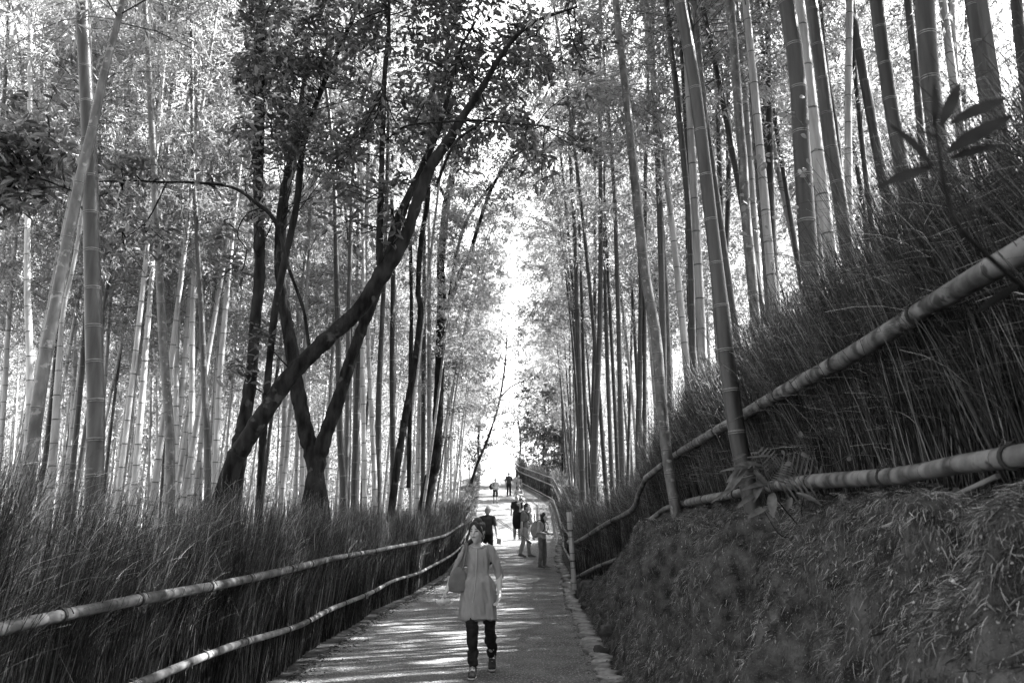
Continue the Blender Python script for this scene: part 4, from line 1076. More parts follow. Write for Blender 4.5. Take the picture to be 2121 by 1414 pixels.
def loftpart(mb, pts, ra, rb=None, ref=(1, 0, 0), seg=14, flat=False):
    """closed limb or torso: rings of half-widths ra (along ref) and rb through the points, rounded ends"""
    rb = ra if rb is None else rb
    A = np.column_stack([np.asarray(pts, float), ra, rb])
    if len(A) > 2: A = smooth_poly(A, len(A) * 3)
    p = A[:, :3]; ra = np.maximum(A[:, 3], .002); rb = np.maximum(A[:, 4], .002)
    T = np.gradient(p, axis=0); T = nrm(T)
    t0, t1 = T[0], T[-1]
    def capend(pp, tt, a, b, sgn):
        o = []
        for q in (.35, .7, .95):
            k = math.sqrt(1 - q * q); o.append((pp + tt * sgn * q * (min(a, b) if not (flat and sgn < 0) else .012), a * k, b * k))
        return o
    st = capend(p[0], t0, ra[0], rb[0], -1)[::-1]; en = capend(p[-1], t1, ra[-1], rb[-1], 1)
    PP = [s[0] for s in st] + list(p) + [s[0] for s in en]
    RA = [s[1] for s in st] + list(ra) + [s[1] for s in en]; RB = [s[2] for s in st] + list(rb) + [s[2] for s in en]
    TT = [t0] * 3 + list(T) + [t1] * 3
    V = []
    for c, a, b, t in zip(PP, RA, RB, TT):
        x = np.array(ref, float); x = x - t * np.dot(x, t)
        if np.linalg.norm(x) < 1e-3: x = np.array([0, 1., 0]) - t * t[1]
        x = nrm(x); y = np.cross(t, x)
        for j in range(seg):
            an = 2 * math.pi * j / seg
            V.append(c + x * a * math.cos(an) + y * b * math.sin(an))
    n = len(PP); Q = []
    for i in range(n - 1):
        for j in range(seg):
            a = i * seg + j; b = i * seg + (j + 1) % seg
            Q.append([a, b, b + seg, a + seg])
    V += [PP[0], PP[-1]]
    Tt = [[n * seg, (j + 1) % seg, j] for j in range(seg)] + [[n * seg + 1, (n - 1) * seg + j, (n - 1) * seg + (j + 1) % seg] for j in range(seg)]
    mb.add(V, Q, Tt)
def ell(mb, c, r, seg=14):
    c = np.array(c, float)
    loftpart(mb, [c + [0, 0, -r[2] * .98], c + [0, 0, -r[2] * .8], c + [0, 0, -r[2] * .4], c, c + [0, 0, r[2] * .4], c + [0, 0, r[2] * .8], c + [0, 0, r[2] * .98]],
             np.array([.2, .6, .917, 1, .917, .6, .2]) * r[0], np.array([.2, .6, .917, 1, .917, .6, .2]) * r[1], seg=seg)
def fuse(mb, name, m, parent, voxel=.008, smooth=6, fold=None, sm2=1.0):
    """one continuous surface out of overlapping closed shapes"""
    me = mb.mesh('tmp', m)
    o = bpy.data.objects.new(name, me); link(o)
    md = o.modifiers.new('r', 'REMESH'); md.mode = 'VOXEL'; md.voxel_size = voxel; md.use_smooth_shade = True
    ms = o.modifiers.new('s', 'SMOOTH'); ms.iterations = smooth; ms.factor = .5
    dg = bpy.context.evaluated_depsgraph_get()
    me2 = bpy.data.meshes.new_from_object(o.evaluated_get(dg))
    bpy.data.objects.remove(o)
    bpy.data.meshes.remove(me)
    me2.name = name
    if fold:
        amp, sx, sz, seed = fold
        n = len(me2.vertices)
        co = np.empty(n * 3, np.float32); me2.vertices.foreach_get('co', co); co = co.reshape(-1, 3)
        no = np.empty(n * 3, np.float32); me2.vertices.foreach_get('normal', no); no = no.reshape(-1, 3)
        for i in range(n):
            q = co[i]
            co[i] = q + no[i] * amp * (noise.noise(Vector((q[0] * sx, q[1] * sx, q[2] * sz + seed))) + .5 * noise.noise(Vector((q[0] * sx * 2.2 + q[2] * 4, q[1] * sx * 2, q[2] * sz * 2.6 + seed))))
        me2.vertices.foreach_set('co', co.ravel())
    if not me2.materials: me2.materials.append(m)
    me2.update()
    o = bpy.data.objects.new(name, me2)
    return link(o, parent)
def hand(mb, wrist, dirv, palmn, side, curl=.5, s=1.0, grip=0.0):
    """palm, four unequal bent fingers and a thumb leaving the side of the palm"""
    w = np.array(wrist, float); d = nrm(np.array(dirv, float)); n = nrm(np.array(palmn, float) - d * np.dot(palmn, d)); a = np.cross(d, n) * side
    loftpart(mb, [w - d * .01 * s, w + d * .035 * s, w + d * .08 * s], np.array([.026, .036, .038]) * s, np.array([.02, .016, .013]) * s, ref=a, seg=12)
    for k, (o, ln) in enumerate(((-.029, .068), (-.010, .078), (.010, .073), (.028, .058))):
        b = w + d * .078 * s + a * o * s
        c = curl + .12 * k + grip
        p = [b]; dd = d.copy(); 
        for q, fr in enumerate((.42, .32, .26)):
            ang = c * (.55, .75, .55)[q]
            dd = nrm(dd * math.cos(ang) + n * math.sin(ang)); 
            p.append(p[-1] + dd * ln * fr * s)
        r = np.array([.0088, .0085, .0078, .0065]) * s
        mb_pts = np.array(p)
        loftpart(mb, mb_pts, r, seg=8)
    b = w + d * .022 * s - a * .028 * s
    t1 = b + (d * .6 - a * .75 + n * .25) * .035 * s; t2 = t1 + (d * .9 - a * .25 + n * .45) * .028 * s
    loftpart(mb, np.array([b, t1, t2]), np.array([.0125, .0105, .0085]) * s, seg=8)
def head_shape(mb, c, f, s=1.0):
    """c centre of the skull; f = facing (unit, horizontal). Jaw, nose, brow and ears."""
    c = np.array(c, float); f = nrm(np.array(f, float)); r = np.array([-f[1], f[0], 0.]); u = np.cross(r, -f) * 0 + np.array([0, 0, 1.])
    F = lambda a, b, z: c + r * a * s + f * b * s + u * z * s
    loftpart(mb, [F(0, .048, -.118), F(0, .045, -.095), F(0, .03, -.06), F(0, .008, -.01), F(0, -.004, .04), F(0, -.008, .085), F(0, -.008, .108)],
             np.array([.022, .042, .060, .074, .077, .058, .026]) * s, np.array([.022, .038, .066, .090, .098, .074, .032]) * s, ref=r, seg=18)
    loftpart(mb, [F(0, .090, .012), F(0, .102, -.012), F(0, .108, -.032)], np.array([.008, .010, .014]) * s, np.array([.008, .010, .010]) * s, ref=r, seg=8)
    for sg in (-1, 1):
        loftpart(mb, [F(.076 * sg, -.012, .012), F(.082 * sg, -.014, -.01), F(.076 * sg, -.008, -.036)], np.array([.007, .010, .007]) * s, np.array([.014, .018, .009]) * s, ref=r, seg=8)
        loftpart(mb, [F(.040 * sg, .068, -.035), F(.050 * sg, .045, -.05)], np.array([.016, .014]) * s, np.array([.016, .014]) * s, ref=r, seg=8)
    loftpart(mb, [F(-.016, .086, -.062), F(.016, .086, -.062)], np.array([.011, .011]) * s, seg=8)
def face_bits(parent, c, f, s=1.0):
    c = np.array(c, float); f = nrm(np.array(f, float)); r = np.array([-f[1], f[0], 0.]); u = np.array([0, 0, 1.])
    F = lambda a, b, z: c + r * a * s + f * b * s + u * z * s
    for sg in (-1, 1):
        mb = MB(); loftpart(mb, [F(.019 * sg, .0895, -.002), F(.032 * sg, .088, .000), F(.045 * sg, .078, -.001)], np.array([.003, .0055, .003]) * s, np.array([.003, .005, .003]) * s, ref=u, seg=8); mb.build('eye', M['eye_dark'], parent)
        mb = MB(); loftpart(mb, [F(.015 * sg, .095, .020), F(.033 * sg, .093, .025), F(.050 * sg, .079, .020)], np.array([.003, .0035, .002]) * s, np.array([.003, .003, .002]) * s, ref=u, seg=6); mb.build('eyebrow', M['hair_black'], parent)
    mb = MB(); loftpart(mb, [F(-.022, .088, -.063), F(0, .098, -.061), F(.022, .088, -.063)], np.array([.003, .0065, .003]) * s, np.array([.003, .005, .003]) * s, ref=u, seg=8); mb.build('mouth', M['lip'], parent)
def person(label, loc, rz, J, head, face, top, bottom, shoes, hair, vox=.008, s=1.0, sleeve=.5, top_hem=None, shorts=False, arms=('relaxed', 'relaxed'), folds=.006, female=False, collar=False, group=None, facebits=True, bulk=1.0, bare_neck=.0):
    """J: joints in metres, local frame (x to the right of the picture when rz = 0, -y towards the camera)"""
    root = empty('person', loc, label, 'person', group, rz=rz)
    J = {k: np.array(v, float) for k, v in J.items()}
    B = bulk
    body = MB()
    nk = J['neck']; pv = J['pelvis']; ch = J['chest']
    head_shape(body, J['head'], face, s)
    hb_ = J['head'] + np.array([0, 0, -.08 * s]) - nrm(np.array(face, float)) * .012
    loftpart(body, [nk - [0, 0, .05], nk + [0, 0, .02], hb_], np.array([.062, .052, .050]) * s, np.array([.058, .052, .052]) * s)
    loftpart(body, [pv - [0, 0, .04], pv + [0, 0, .06], (pv + ch) / 2, ch, nk - [0, 0, .07]], np.array([.14, .135, .115, .135, .10]) * s * B, np.array([.10, .095, .085, .095, .07]) * s * B)
    for sd, sg in (('l', -1), ('r', 1)):
        sh, el, wr = J['sh' + sd], J['el' + sd], J['wr' + sd]
        loftpart(body, [sh, sh * .6 + el * .4, el], np.array([.043, .040, .034]) * s * B)
        loftpart(body, [el, el * .65 + wr * .35, wr], np.array([.034, .034, .023]) * s * B)
        hd = J.get('hd' + sd, wr - el)
        pn = J.get('pn' + sd, np.array([-sg * 1.0, -.2, 0.]))
        hand(body, wr, hd, pn, sg, curl=.35 if arms[0 if sg < 0 else 1] == 'relaxed' else .95, s=s)
        hp, kn, an = J['hip' + sd], J['kn' + sd], J['an' + sd]
        loftpart(body, [hp, hp * .5 + kn * .5, kn], np.array([.078, .068, .050]) * s * B)
        loftpart(body, [kn, kn * .65 + an * .35, an], np.array([.050, .052, .034]) * s * B)
        ft = J['ft' + sd]
        loftpart(body, [an, an * .5 + ft * .5, ft], np.array([.032, .034, .03]) * s, np.array([.035, .028, .02]) * s)
    fuse(body, 'body', M['skin'], root, voxel=vox, smooth=4)
    # top
    t = MB(); hem = top_hem if top_hem is not None else pv[2] - .06
    hx = pv * 1.0; hx[2] = hem
    if female and hem < pv[2] - .15: hx[1] -= .03
    sw = abs(J['shr'][0] - J['shl'][0]) / 2
    fl = 1.5 if (female and hem < pv[2] - .15) else 1.0
    pts = [hx, pv + [0, 0, .02], (pv + ch) / 2, ch, nk * .5 + ch * .5 + [0, 0, .02], nk - [0, 0, .035], nk + [0, 0, .005]]
    loftpart(t, pts, np.array([.155 * fl, .158 * (1 + (fl - 1) * .5), .138, .155, .15, .10, .060]) * s * B, np.array([.115 * fl, .115 * (1 + (fl - 1) * .7), .108, .118, .098, .075, .062]) * s * B, seg=24, flat=True)
    shd = (J['shl'] + J['shr']) / 2
    loftpart(t, [J['shl'], shd + [0, 0, .015], J['shr']], np.array([.052, .062, .052]) * s * B, ref=(0, 0, 1))
    for sd in 'lr':
        sh, el, wr = J['sh' + sd], J['el' + sd], J['wr' + sd]
        if sleeve <= 1:
            e = sh + (el - sh) * sleeve
            loftpart(t, [sh, (sh + e) / 2, e], np.array([.055, .056, .056]) * s * B)
        else:
            e = el + (wr - el) * (sleeve - 1)
            loftpart(t, [sh, (sh + el) / 2, el, e], np.array([.052, .050, .049, .043]) * s * B)
    fuse(t, 'top' if hem > pv[2] - .2 else 'tunic', top, root, voxel=vox, smooth=5, fold=(folds, 14, 4, 3.3))
    if collar:
        c = MB(); a = np.linspace(0, 2 * math.pi, 20)
        tubes(c, (nk + np.stack([np.cos(a) * .062 * s, np.sin(a) * .06 * s, .012 + 0 * a], 1))[None], np.full((1, 20), .011), sides=8); c.build('collar', top, root)
    # trousers
    if bottom is not None:
        t = MB()
        loftpart(t, [pv - [0, 0, .07], pv, pv + [0, 0, .08]], np.array([.130, .135, .12]) * s * B, np.array([.10, .10, .09]) * s * B)
        for sd in 'lr':
            hp, kn, an = J['hip' + sd], J['kn' + sd], J['an' + sd]
            loftpart(t, [hp, (hp + kn) / 2, kn + (0 if not shorts else 1) * (kn * 0)], np.array([.088, .080, .066 if not shorts else .085]) * s * B)
            if not shorts:
                loftpart(t, [kn, kn * .6 + an * .4, an + [0, 0, .035]], np.array([.066, .064, .056]) * s * B)
        fuse(t, 'shorts' if shorts else 'trousers', bottom, root, voxel=vox, smooth=4, fold=(folds * .9, 12, 12, 9.1))
    for sd in 'lr':
        an, ft = J['an' + sd], J['ft' + sd]
        t = MB()
        hl = an - nrm((ft - an) * [1, 1, 0]) * .03
        a0 = np.array([an[0], an[1], an[2] * .75]);
        loftpart(t, [hl * [1, 1, .7], a0 * .6 + ft * .4 + [0, 0, .012], ft, ft + nrm((ft - an) * [1, 1, .0]) * .035], np.array([.036, .042, .047, .036]) * s, np.array([.045, .042, .032, .024]) * s)
        loftpart(t, [an + [0, 0, .02], a0], np.array([.042, .042]) * s, np.array([.045, .045]) * s)
        sh_ = fuse(t, 'shoe', shoes, root, voxel=max(.006, vox * .8), smooth=3)
        t = MB(); sl0 = hl * [1, 1, .7] - [0, 0, .035]; sl1 = ft + nrm((ft - an) * [1, 1, 0]) * .045 - [0, 0, .022]
        loftpart(t, [sl0, sl0 * .4 + sl1 * .6, sl1], np.array([.036, .048, .036]) * s, np.array([.011, .011, .011]) * s); t.build('sole', M['sole'], sh_)
    # hair
    t = MB(); c = J['head']; f = nrm(np.array(face, float)); r = np.array([-f[1], f[0], 0.]); u = np.array([0, 0, 1.])
    F = lambda a, b, z: c + r * a * s + f * b * s + u * z * s
    kind, hm = hair
    if kind == 'short':
        loftpart(t, [F(0, -.055, -.06), F(0, -.034, 0), F(0, -.020, .05), F(0, -.012, .085), F(0, -.01, .10)], np.array([.06, .083, .089, .075, .055]) * s, np.array([.04, .070, .095, .088, .06]) * s, ref=r, seg=16)
    elif kind == 'cap':
        loftpart(t, [F(0, -.02, .03), F(0, -.012, .08), F(0, -.01, .125)], np.array([.088, .083, .04]) * s, np.array([.106, .10, .05]) * s, ref=r, seg=16)
        loftpart(t, [F(0, .06, .035), F(0, .14, .03)], np.array([.07, .05]) * s, np.array([.008, .008]) * s, ref=r, seg=12)
    elif kind == 'bob':
        loftpart(t, [F(0, -.03, -.15), F(0, -.03, -.09), F(0, -.032, -.02), F(0, -.022, .05), F(0, -.008, .085), F(0, -.006, .10)], np.array([.07, .092, .094, .092, .078, .055]) * s, np.array([.06, .075, .078, .10, .094, .06]) * s, ref=r, seg=18)
    elif kind in ('tail', 'long'):
        loftpart(t, [F(0, -.05, -.09), F(0, -.04, -.03), F(0, -.024, .03), F(0, -.010, .08), F(0, -.006, .10)], np.array([.055, .084, .090, .078, .055]) * s, np.array([.05, .068, .094, .096, .062]) * s, ref=r, seg=18)
        for sg in (-1, 1):   # fringe swept to the sides
            loftpart(t, [F(.01 * sg, .075, .095), F(.045 * sg, .084, .055), F(.074 * sg, .052, .005), F(.080 * sg, .025, -.045)], np.array([.018, .026, .018, .008]) * s, np.array([.016, .012, .014, .008]) * s, ref=u, seg=8)
        if kind == 'tail':
            loftpart(t, [F(-.055, -.07, -.06), F(-.10, -.09, -.11), F(-.15, -.08, -.16), F(-.19, -.06, -.215)], np.array([.028, .038, .036, .012]) * s, np.array([.028, .034, .03, .010]) * s, seg=10)
        else:
            loftpart(t, [F(0, -.06, -.05), F(0, -.07, -.14), F(0, -.075, -.24)], np.array([.08, .085, .05]) * s, np.array([.04, .04, .03]) * s, seg=10)
    fuse(t, 'cap' if kind == 'cap' else 'hair', hm, root, voxel=vox, smooth=3, fold=(.004, 30, 8, 1.1))
    if facebits: face_bits(root, J['head'], face, s)
    return root
def stand(Hh=1.7, stride=0.0, lean=0.0, arm_sw=.0, width=1.0):
    """upright or walking pose facing -y, for height Hh"""
    k = Hh / 1.7
    J = dict(head=(0, -.02, 1.575), neck=(0, .01, 1.43), chest=(0, .01, 1.26), pelvis=(0, 0, .96),
             shl=(-.175 * width, .01, 1.385), shr=(.175 * width, .01, 1.385), ell=(-.22 * width, .03 - arm_sw * .4, 1.12), elr=(.22 * width, .03 + arm_sw * .4, 1.12),
             wrl=(-.235 * width, -.03 - arm_sw, .89), wrr=(.235 * width, -.03 + arm_sw, .89),
             hipl=(-.09, 0, .90), hipr=(.09, 0, .90), knl=(-.095, stride * .45 - .03, .50), knr=(.095, -stride * .55 - .03, .50),
             anl=(-.10, stride, .085 + abs(stride) * .15), anr=(.10, -stride, .085), ftl=(-.11, stride - .15, .035), ftr=(.11, -stride - .15, .035))
    return {a: np.array(b) * k for a, b in J.items()}
def at(u, d, dz=0.0):
    """ground point of the path seen in the photo column u at the forward distance d"""
    v = 1100
    for _ in range(6):
        p = P(u, v, d); z = float(zp(d)) + .02
        # v that shows height z
        e = math.atan2(z - EYE, d); v = 707 + FPX * math.tan(PITCH - e)
    p = P(u, v, d)
    return (p[0], d, z + dz)
def gather_bag(name, label, pts, ra, rb, m, strap, straps_mat, cat='bag', vox=.008, group=None):
    org = np.array(pts[0], float)
    root = empty(name, tuple(org), label, cat, group)
    mb = MB(); loftpart(mb, np.asarray(pts) - org, np.array(ra), np.array(rb), seg=20)
    fuse(mb, 'bag_body', m, root, voxel=vox, smooth=2, fold=(.006, 9, 9, 4.4))
    for st in strap:
        st = smooth_poly(np.asarray(st, float) - org, 18); mb = MB(); tubes(mb, st[None], np.full((1, 18), .012), sides=6); mb.build('strap', straps_mat, root)
    return root
def W(root, p):
    """local point of a person -> world"""
    c, s_ = math.cos(root.rotation_euler.z), math.sin(root.rotation_euler.z)
    return np.array([root.location.x + p[0] * c - p[1] * s_, root.location.y + p[0] * s_ + p[1] * c, root.location.z + p[2]])

# woman walking towards the camera
J = dict(head=(-.01, -.06, 1.475), neck=(0, 0, 1.335), chest=(0, 0, 1.17), pelvis=(.005, 0, .88),
         shl=(-.138, 0, 1.275), shr=(.138, .01, 1.275), ell=(-.262, .02, 1.03), elr=(.235, .03, 1.03), wrl=(-.335, -.07, .84), wrr=(.235, -.10, .83),
         hdl=(-.45, -.25, -.8), pnl=(.9, .1, -.3), hdr=(-.2, -.2, -1), pnr=(-.9, -.3, 0),
         hipl=(-.08, 0, .84), hipr=(.09, 0, .84), knl=(-.055, -.13, .47), knr=(.135, .03, .46), anl=(-.035, -.17, .085), anr=(.155, .27, .125), ftl=(-.04, -.32, .04), ftr=(.155, .14, .045))
lx = at(988, 9.0)
wm = person('woman in a pale grey tunic and dark trousers walking towards the camera', lx, 0, J, None, (-.38, -.92, 0), M['tunic'], M['black_cloth'], M['dark_cloth'], ('tail', M['hair_black']), vox=.006, s=.96, sleeve=1.22, top_hem=.555, female=True, arms=('grip', 'relaxed'), folds=.022, bulk=.93)
# tunic details: placket and neck gathers
mb = MB()
pl = np.array([(-.012, -.085, 1.30), (-.012, -.122, 1.22), (-.014, -.132, 1.10), (-.02, -.128, .98), (-.03, -.14, .86), (-.045, -.158, .74)])
tubes(mb, pl[None], np.full((1, 6), .007), sides=6); mb.build('placket', M['light_cloth'], wm)
mb = MB(); a = np.linspace(0, 2 * math.pi, 26)
tubes(mb, np.stack([np.cos(a) * .074, -.010 + np.sin(a) * .082, 1.322 + .026 * np.sin(a)], 1)[None], np.full((1, 26), .008), sides=6); mb.build('neckline', M['light_cloth'], wm)
for sg in (-1, 1):
    mb = MB(); a = np.linspace(0, 2 * math.pi, 16)
    q = np.array([-.01, -.06, 1.475]) + np.array([.92, -.38, 0]) * .078 * sg * 1.0 + np.array([0, 0, -.062])
    tubes(mb, (q + np.stack([np.cos(a) * .008, np.cos(a) * -.003, np.sin(a) * .02], 1))[None], np.full((1, 16), .002), sides=5); mb.build('earring', M['sole'], wm)
# her laces
for ft_, z_ in (((-.04, -.25), .105), ((.155, .21), .115)):
    mb = MB()
    for q in range(4):
        yy = ft_[1] - .035 + q * .022; zz = z_ - .018 + q * .007
        tubes(mb, np.array([(ft_[0] - .028, yy, zz - .008), (ft_[0], yy - .006, zz + .006), (ft_[0] + .028, yy, zz - .008)])[None], np.full((1, 3), .0035), sides=5)
    mb.build('laces', M['sole'], wm)
Wp = lambda p: np.array(lx) + np.array(p)
bagr = gather_bag('shoulder_bag', 'grey canvas shoulder bag hanging at the side of the woman in the tunic', [Wp((-.215, -.055, .86)), Wp((-.215, -.06, .93)), Wp((-.205, -.06, 1.02)), Wp((-.195, -.055, 1.09))], [.105, .102, .085, .05], [.03, .038, .032, .02], M['bag_cloth'],
           [[Wp((-.235, -.06, 1.08)), Wp((-.17, -.075, 1.2)), Wp((-.135, -.04, 1.335)), Wp((-.13, .05, 1.30)), Wp((-.17, .08, 1.15))], [Wp((-.16, -.07, 1.07)), Wp((-.135, -.095, 1.2)), Wp((-.118, -.04, 1.335)), Wp((-.115, .05, 1.3))]], M['bag_cloth'], vox=.0065)
mb = MB(); ell(mb, (0, 0, 0), (.045, .05, .03)); ell(mb, (.045, .01, .006), (.04, .035, .026)); ell(mb, (-.03, -.02, -.006), (.03, .03, .022))
o = fuse(mb, 'handkerchief', M['white_cloth'], None, voxel=.006, smooth=2, fold=(.014, 30, 30, 2.2)); o.location = tuple(Wp((-.375, -.12, .745)))
tag(o, 'crumpled white handkerchief held in the hand of the woman in the tunic', 'handkerchief')

# elderly man seen from behind
J = stand(1.74, stride=.0, arm_sw=.0, width=1.1)
J['wrl'] = np.array((-.29, .02, .93)); J['ell'] = np.array((-.26, .05, 1.14))
p = at(1009, 25.2)
om = person('grey-haired man in a dark polo shirt walking away behind the woman', p, rad(172), J, None, (0.15, -1, 0), M['dark_cloth'], M['black_cloth'], M['black_cloth'], ('short', M['hair_grey']), vox=.012, s=1.03, sleeve=.75, bulk=1.1, collar=True, facebits=False)
mb = MB(); sx = W(om, J['wrl'] + np.array((-.01, -.03, -.13)))
mb.add([(0, 0, 0), (.13, .01, -.02), (.12, .02, -.19), (-.01, .01, -.17), (.0, .006, 0), (.13, .016, -.02), (.12, .026, -.19), (-.01, .016, -.17)], [[0, 1, 2, 3], [7, 6, 5, 4], [0, 4, 5, 1], [1, 5, 6, 2], [2, 6, 7, 3], [3, 7, 4, 0]])
o = mb.build('folded_leaflet', M['paper'], None, smooth=False, loc=tuple(sx)); tag(o, 'folded pale leaflet in the hand of the grey-haired man', 'leaflet')

# man with tripod, facing right
J = stand(1.76, stride=.14, arm_sw=.03)
J['wrr'] = np.array((.21, -.10, .93)); J['elr'] = np.array((.22, .06, 1.14)); J['wrl'] = np.array((-.22, .08, .82)); J['ell'] = np.array((-.235, .07, 1.11)); J['head'] = J['head'] + np.array((0, -.05, -.01))
p = at(1087, 27.4)
tm = person('man in a grey T-shirt carrying a tripod and a dark backpack, facing right', p, rad(82), J, None, (0, -1, 0), M['mid_cloth'], M['light_cloth'], M['mid_cloth'], ('short', M['hair_black']), vox=.012, s=1.03, sleeve=.7, bulk=1.12, arms=('grip', 'grip'))
bpk = lambda nm, lab, pr, J_, m, sc=1.0, mm='black_cloth': gather_bag(nm, lab, [W(pr, J_['chest'] + np.array((0, .19, -.27 * sc))), W(pr, J_['chest'] + np.array((0, .22, -.15 * sc))), W(pr, J_['chest'] + np.array((0, .21, .02))), W(pr, J_['chest'] + np.array((0, .18, .13)))],
        [.14 * sc, .16 * sc, .145 * sc, .09 * sc], [.075, .10 * sc, .085 * sc, .05], m, [[W(pr, J_['chest'] + np.array((sg * .10, .13, .14))), W(pr, J_['chest'] + np.array((sg * .115, 0.0, .20))), W(pr, J_['chest'] + np.array((sg * .12, -.14, .08))), W(pr, J_['chest'] + np.array((sg * .13, -.13, -.1))), W(pr, J_['chest'] + np.array((sg * .15, .10, -.2)))] for sg in (-1, 1)], M[mm], cat='backpack', vox=.012)
bpk('backpack', 'large black backpack worn by the man with the tripod', tm, J, M['black_cloth'], 1.15)
# the tripod
a_ = P(1031, 1076, 27.0); b_ = P(1096, 1121, 26.9)
org = (a_ + b_) / 2
root = empty('tripod', tuple(org), 'folded dark camera tripod held level by the man in the grey T-shirt', 'tripod')
dv = nrm(b_ - a_); Lt = np.linalg.norm(b_ - a_); up = nrm(np.cross(dv, (0, 1, 0)))
for k, (ou, oy) in enumerate(((.028, 0), (-.02, .02), (-.02, -.02))):
    q = a_ + up * ou + np.array([0, oy, 0]) - org
    mb = MB(); ptsl = np.array([q, q + dv * Lt * .3, q + dv * Lt * .3001, q + dv * Lt * .6, q + dv * Lt * .6001, q + dv * Lt * .95])
    tubes(mb, ptsl[None], np.array([[.008, .008, .011, .011, .014, .014]]), sides=8, cap=True); lg = mb.build('leg', M['metal_dark'], root)
    mb = MB(); ell(mb, q - dv * .01, (.013, .013, .013), 8); mb.build('rubber_foot', M['black_cloth'], lg)
mb = MB(); loftpart(mb, [b_ - org - dv * .08, b_ - org, b_ - org + dv * .07], np.array([.04, .05, .035])); fuse(mb, 'tripod_head', M['metal_dark'], root, voxel=.012, smooth=2)
mb = MB(); tubes(mb, np.array([b_ - org, b_ - org + np.array([.05, 0, -.16])])[None], np.full((1, 2), .009), sides=8, cap=True); mb.build('handle', M['metal_dark'], root)

# woman in light overalls with a pale rucksack, looking down
J = stand(1.60, stride=.03)
J['head'] = J['head'] + np.array((0, -.05, -.02)); J['wrr'] = np.array((.12, -.22, .98)); J['elr'] = np.array((.20, .0, 1.05)); J['wrl'] = np.array((-.10, -.2, .99)); J['ell'] = np.array((-.20, .02, 1.05)); J['pnl'] = np.array((.5, 0, .8)); J['pnr'] = np.array((-.5, 0, .8))
p = at(1123, 24.3)
jw = person('woman with black bobbed hair in a loose light jumpsuit, looking down', p, rad(62), J, None, (0, -1, 0), M['light_cloth'], M['mid_cloth'], M['mid_cloth'], ('bob', M['hair_black']), vox=.011, s=.98, sleeve=1.1, folds=.009, bulk=1.0, arms=('grip', 'grip'))
bpk('rucksack', 'small pale rucksack with dark straps on the woman in the jumpsuit', jw, J, M['light_cloth'], .85)

# man in black T-shirt behind the tripod
J = stand(1.76); J['wrl'] = np.array((-.25, -.04, .93))
p = at(1071, 33.4)
bm = person('person in a black T-shirt facing the camera behind the man with the tripod', p, rad(8), J, None, (.25, -1, 0), M['black_cloth'], M['mid_cloth'], M['dark_cloth'], ('short', M['hair_grey']), vox=.013, s=1.03, sleeve=.6, bulk=1.1)
# companion with pale shawl half hidden
J = stand(1.60); p = at(1083, 34.2)
person('person in a white blouse half hidden behind the man with the tripod', p, rad(-10), J, None, (-.2, -1, 0), M['white_cloth'], M['light_cloth'], M['dark_cloth'], ('long', M['hair_black']), vox=.013, s=.98, sleeve=1.2)
# child in floral clothes
J = stand(1.30, stride=.12); p = at(1100, 33.2)
person('child in pale floral clothes between the man with the tripod and the bobbed woman', p, rad(15), J, None, (-.2, -1, 0), M['pattern_cloth'], M['pattern_cloth'], M['dark_cloth'], ('cap', M['light_cloth']), vox=.012, s=.84, sleeve=1.6, bulk=.85)
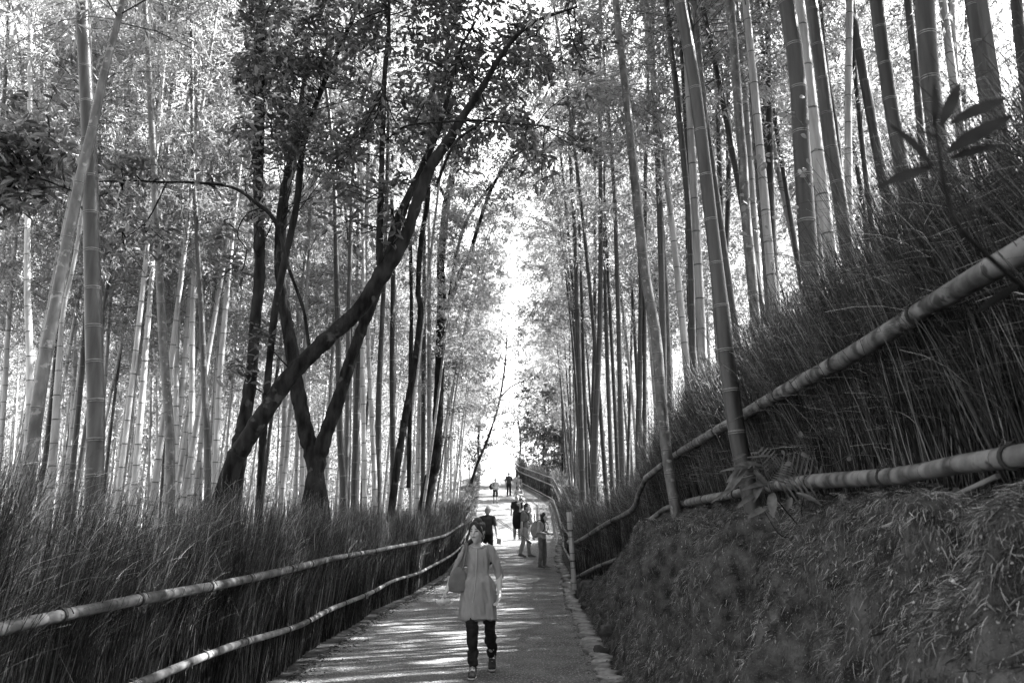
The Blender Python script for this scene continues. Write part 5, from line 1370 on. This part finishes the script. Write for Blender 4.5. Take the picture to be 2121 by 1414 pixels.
# woman raising a camera, patterned top
J = stand(1.62); J['wrl'] = np.array((-.10, -.26, 1.12)); J['ell'] = np.array((-.24, -.06, 1.08)); J['wrr'] = np.array((.05, -.27, 1.10)); J['elr'] = np.array((.22, -.05, 1.08)); J['pnl'] = np.array((1, 0, 0)); J['pnr'] = np.array((-1, 0, 0)); J['hdl'] = np.array((.3, -1, .1)); J['hdr'] = np.array((-.3, -1, .1))
p = at(1075, 46.0)
cw = person('person in a patterned top holding a camera at the chest', p, rad(-8), J, None, (-.2, -1, 0), M['pattern_cloth'], M['dark_cloth'], M['dark_cloth'], ('tail', M['hair_black']), vox=.013, sleeve=.8, arms=('grip', 'grip'))
q = W(cw, (-.02, -.36, 1.12)); mb = MB(); loftpart(mb, [(-.075, 0, 0), (.075, 0, 0)], np.array([.05, .05]), np.array([.035, .035]), ref=(0, 0, 1)); loftpart(mb, [(0, -.01, 0), (0, -.10, 0)], np.array([.035, .04]))
o = fuse(mb, 'camera_body', M['metal_dark'], None, voxel=.009, smooth=1); o.name = 'photo_camera'; o.location = tuple(q); tag(o, 'small black camera held by the person in the patterned top', 'camera')
# person with grey shirt and dark straps
J = stand(1.75, stride=.1); p = at(1074, 58.5)
gp = person('person in a light shirt with dark rucksack straps beside the far fence', p, rad(5), J, None, (0, -1, 0), M['light_cloth'], M['dark_cloth'], M['dark_cloth'], ('short', M['hair_black']), vox=.014, sleeve=.6)
bpk('backpack', 'dark backpack on the person in the light shirt by the far fence', gp, J, M['black_cloth'])
# walker with shorts
J = stand(1.70, stride=.17, arm_sw=.05); p = at(1026, 55.5)
J['wrl'] = np.array((-.08, -.24, 1.08)); J['ell'] = np.array((-.24, -.02, 1.10)); J['wrr'] = np.array((.22, -.2, 1.06)); 
sp = person('person in a patterned shirt and dark shorts walking down the path', p, rad(6), J, None, (-.1, -1, 0), M['pattern_cloth'], M['black_cloth'], M['dark_cloth'], ('short', M['hair_black']), vox=.013, sleeve=.8, shorts=True)
gather_bag('backpack', 'black backpack slung on one side of the walker in shorts', [W(sp, (-.27, .10, 1.02)), W(sp, (-.28, .10, 1.15)), W(sp, (-.25, .10, 1.32))], [.12, .14, .09], [.09, .10, .07], M['black_cloth'], [[W(sp, (-.24, .0, 1.34)), W(sp, (-.14, -.1, 1.42)), W(sp, (-.13, -.13, 1.2))]], M['black_cloth'], cat='backpack', vox=.013)
# dark man
J = stand(1.78, stride=.13, arm_sw=-.03, width=1.05); p = at(1054, 61.5)
person('man in a loose dark shirt and black trousers walking down the crest of the path', p, rad(0), J, None, (0, -1, 0), M['dark_cloth'], M['black_cloth'], M['black_cloth'], ('cap', M['black_cloth']), vox=.014, s=1.02, sleeve=1.1, bulk=1.12)
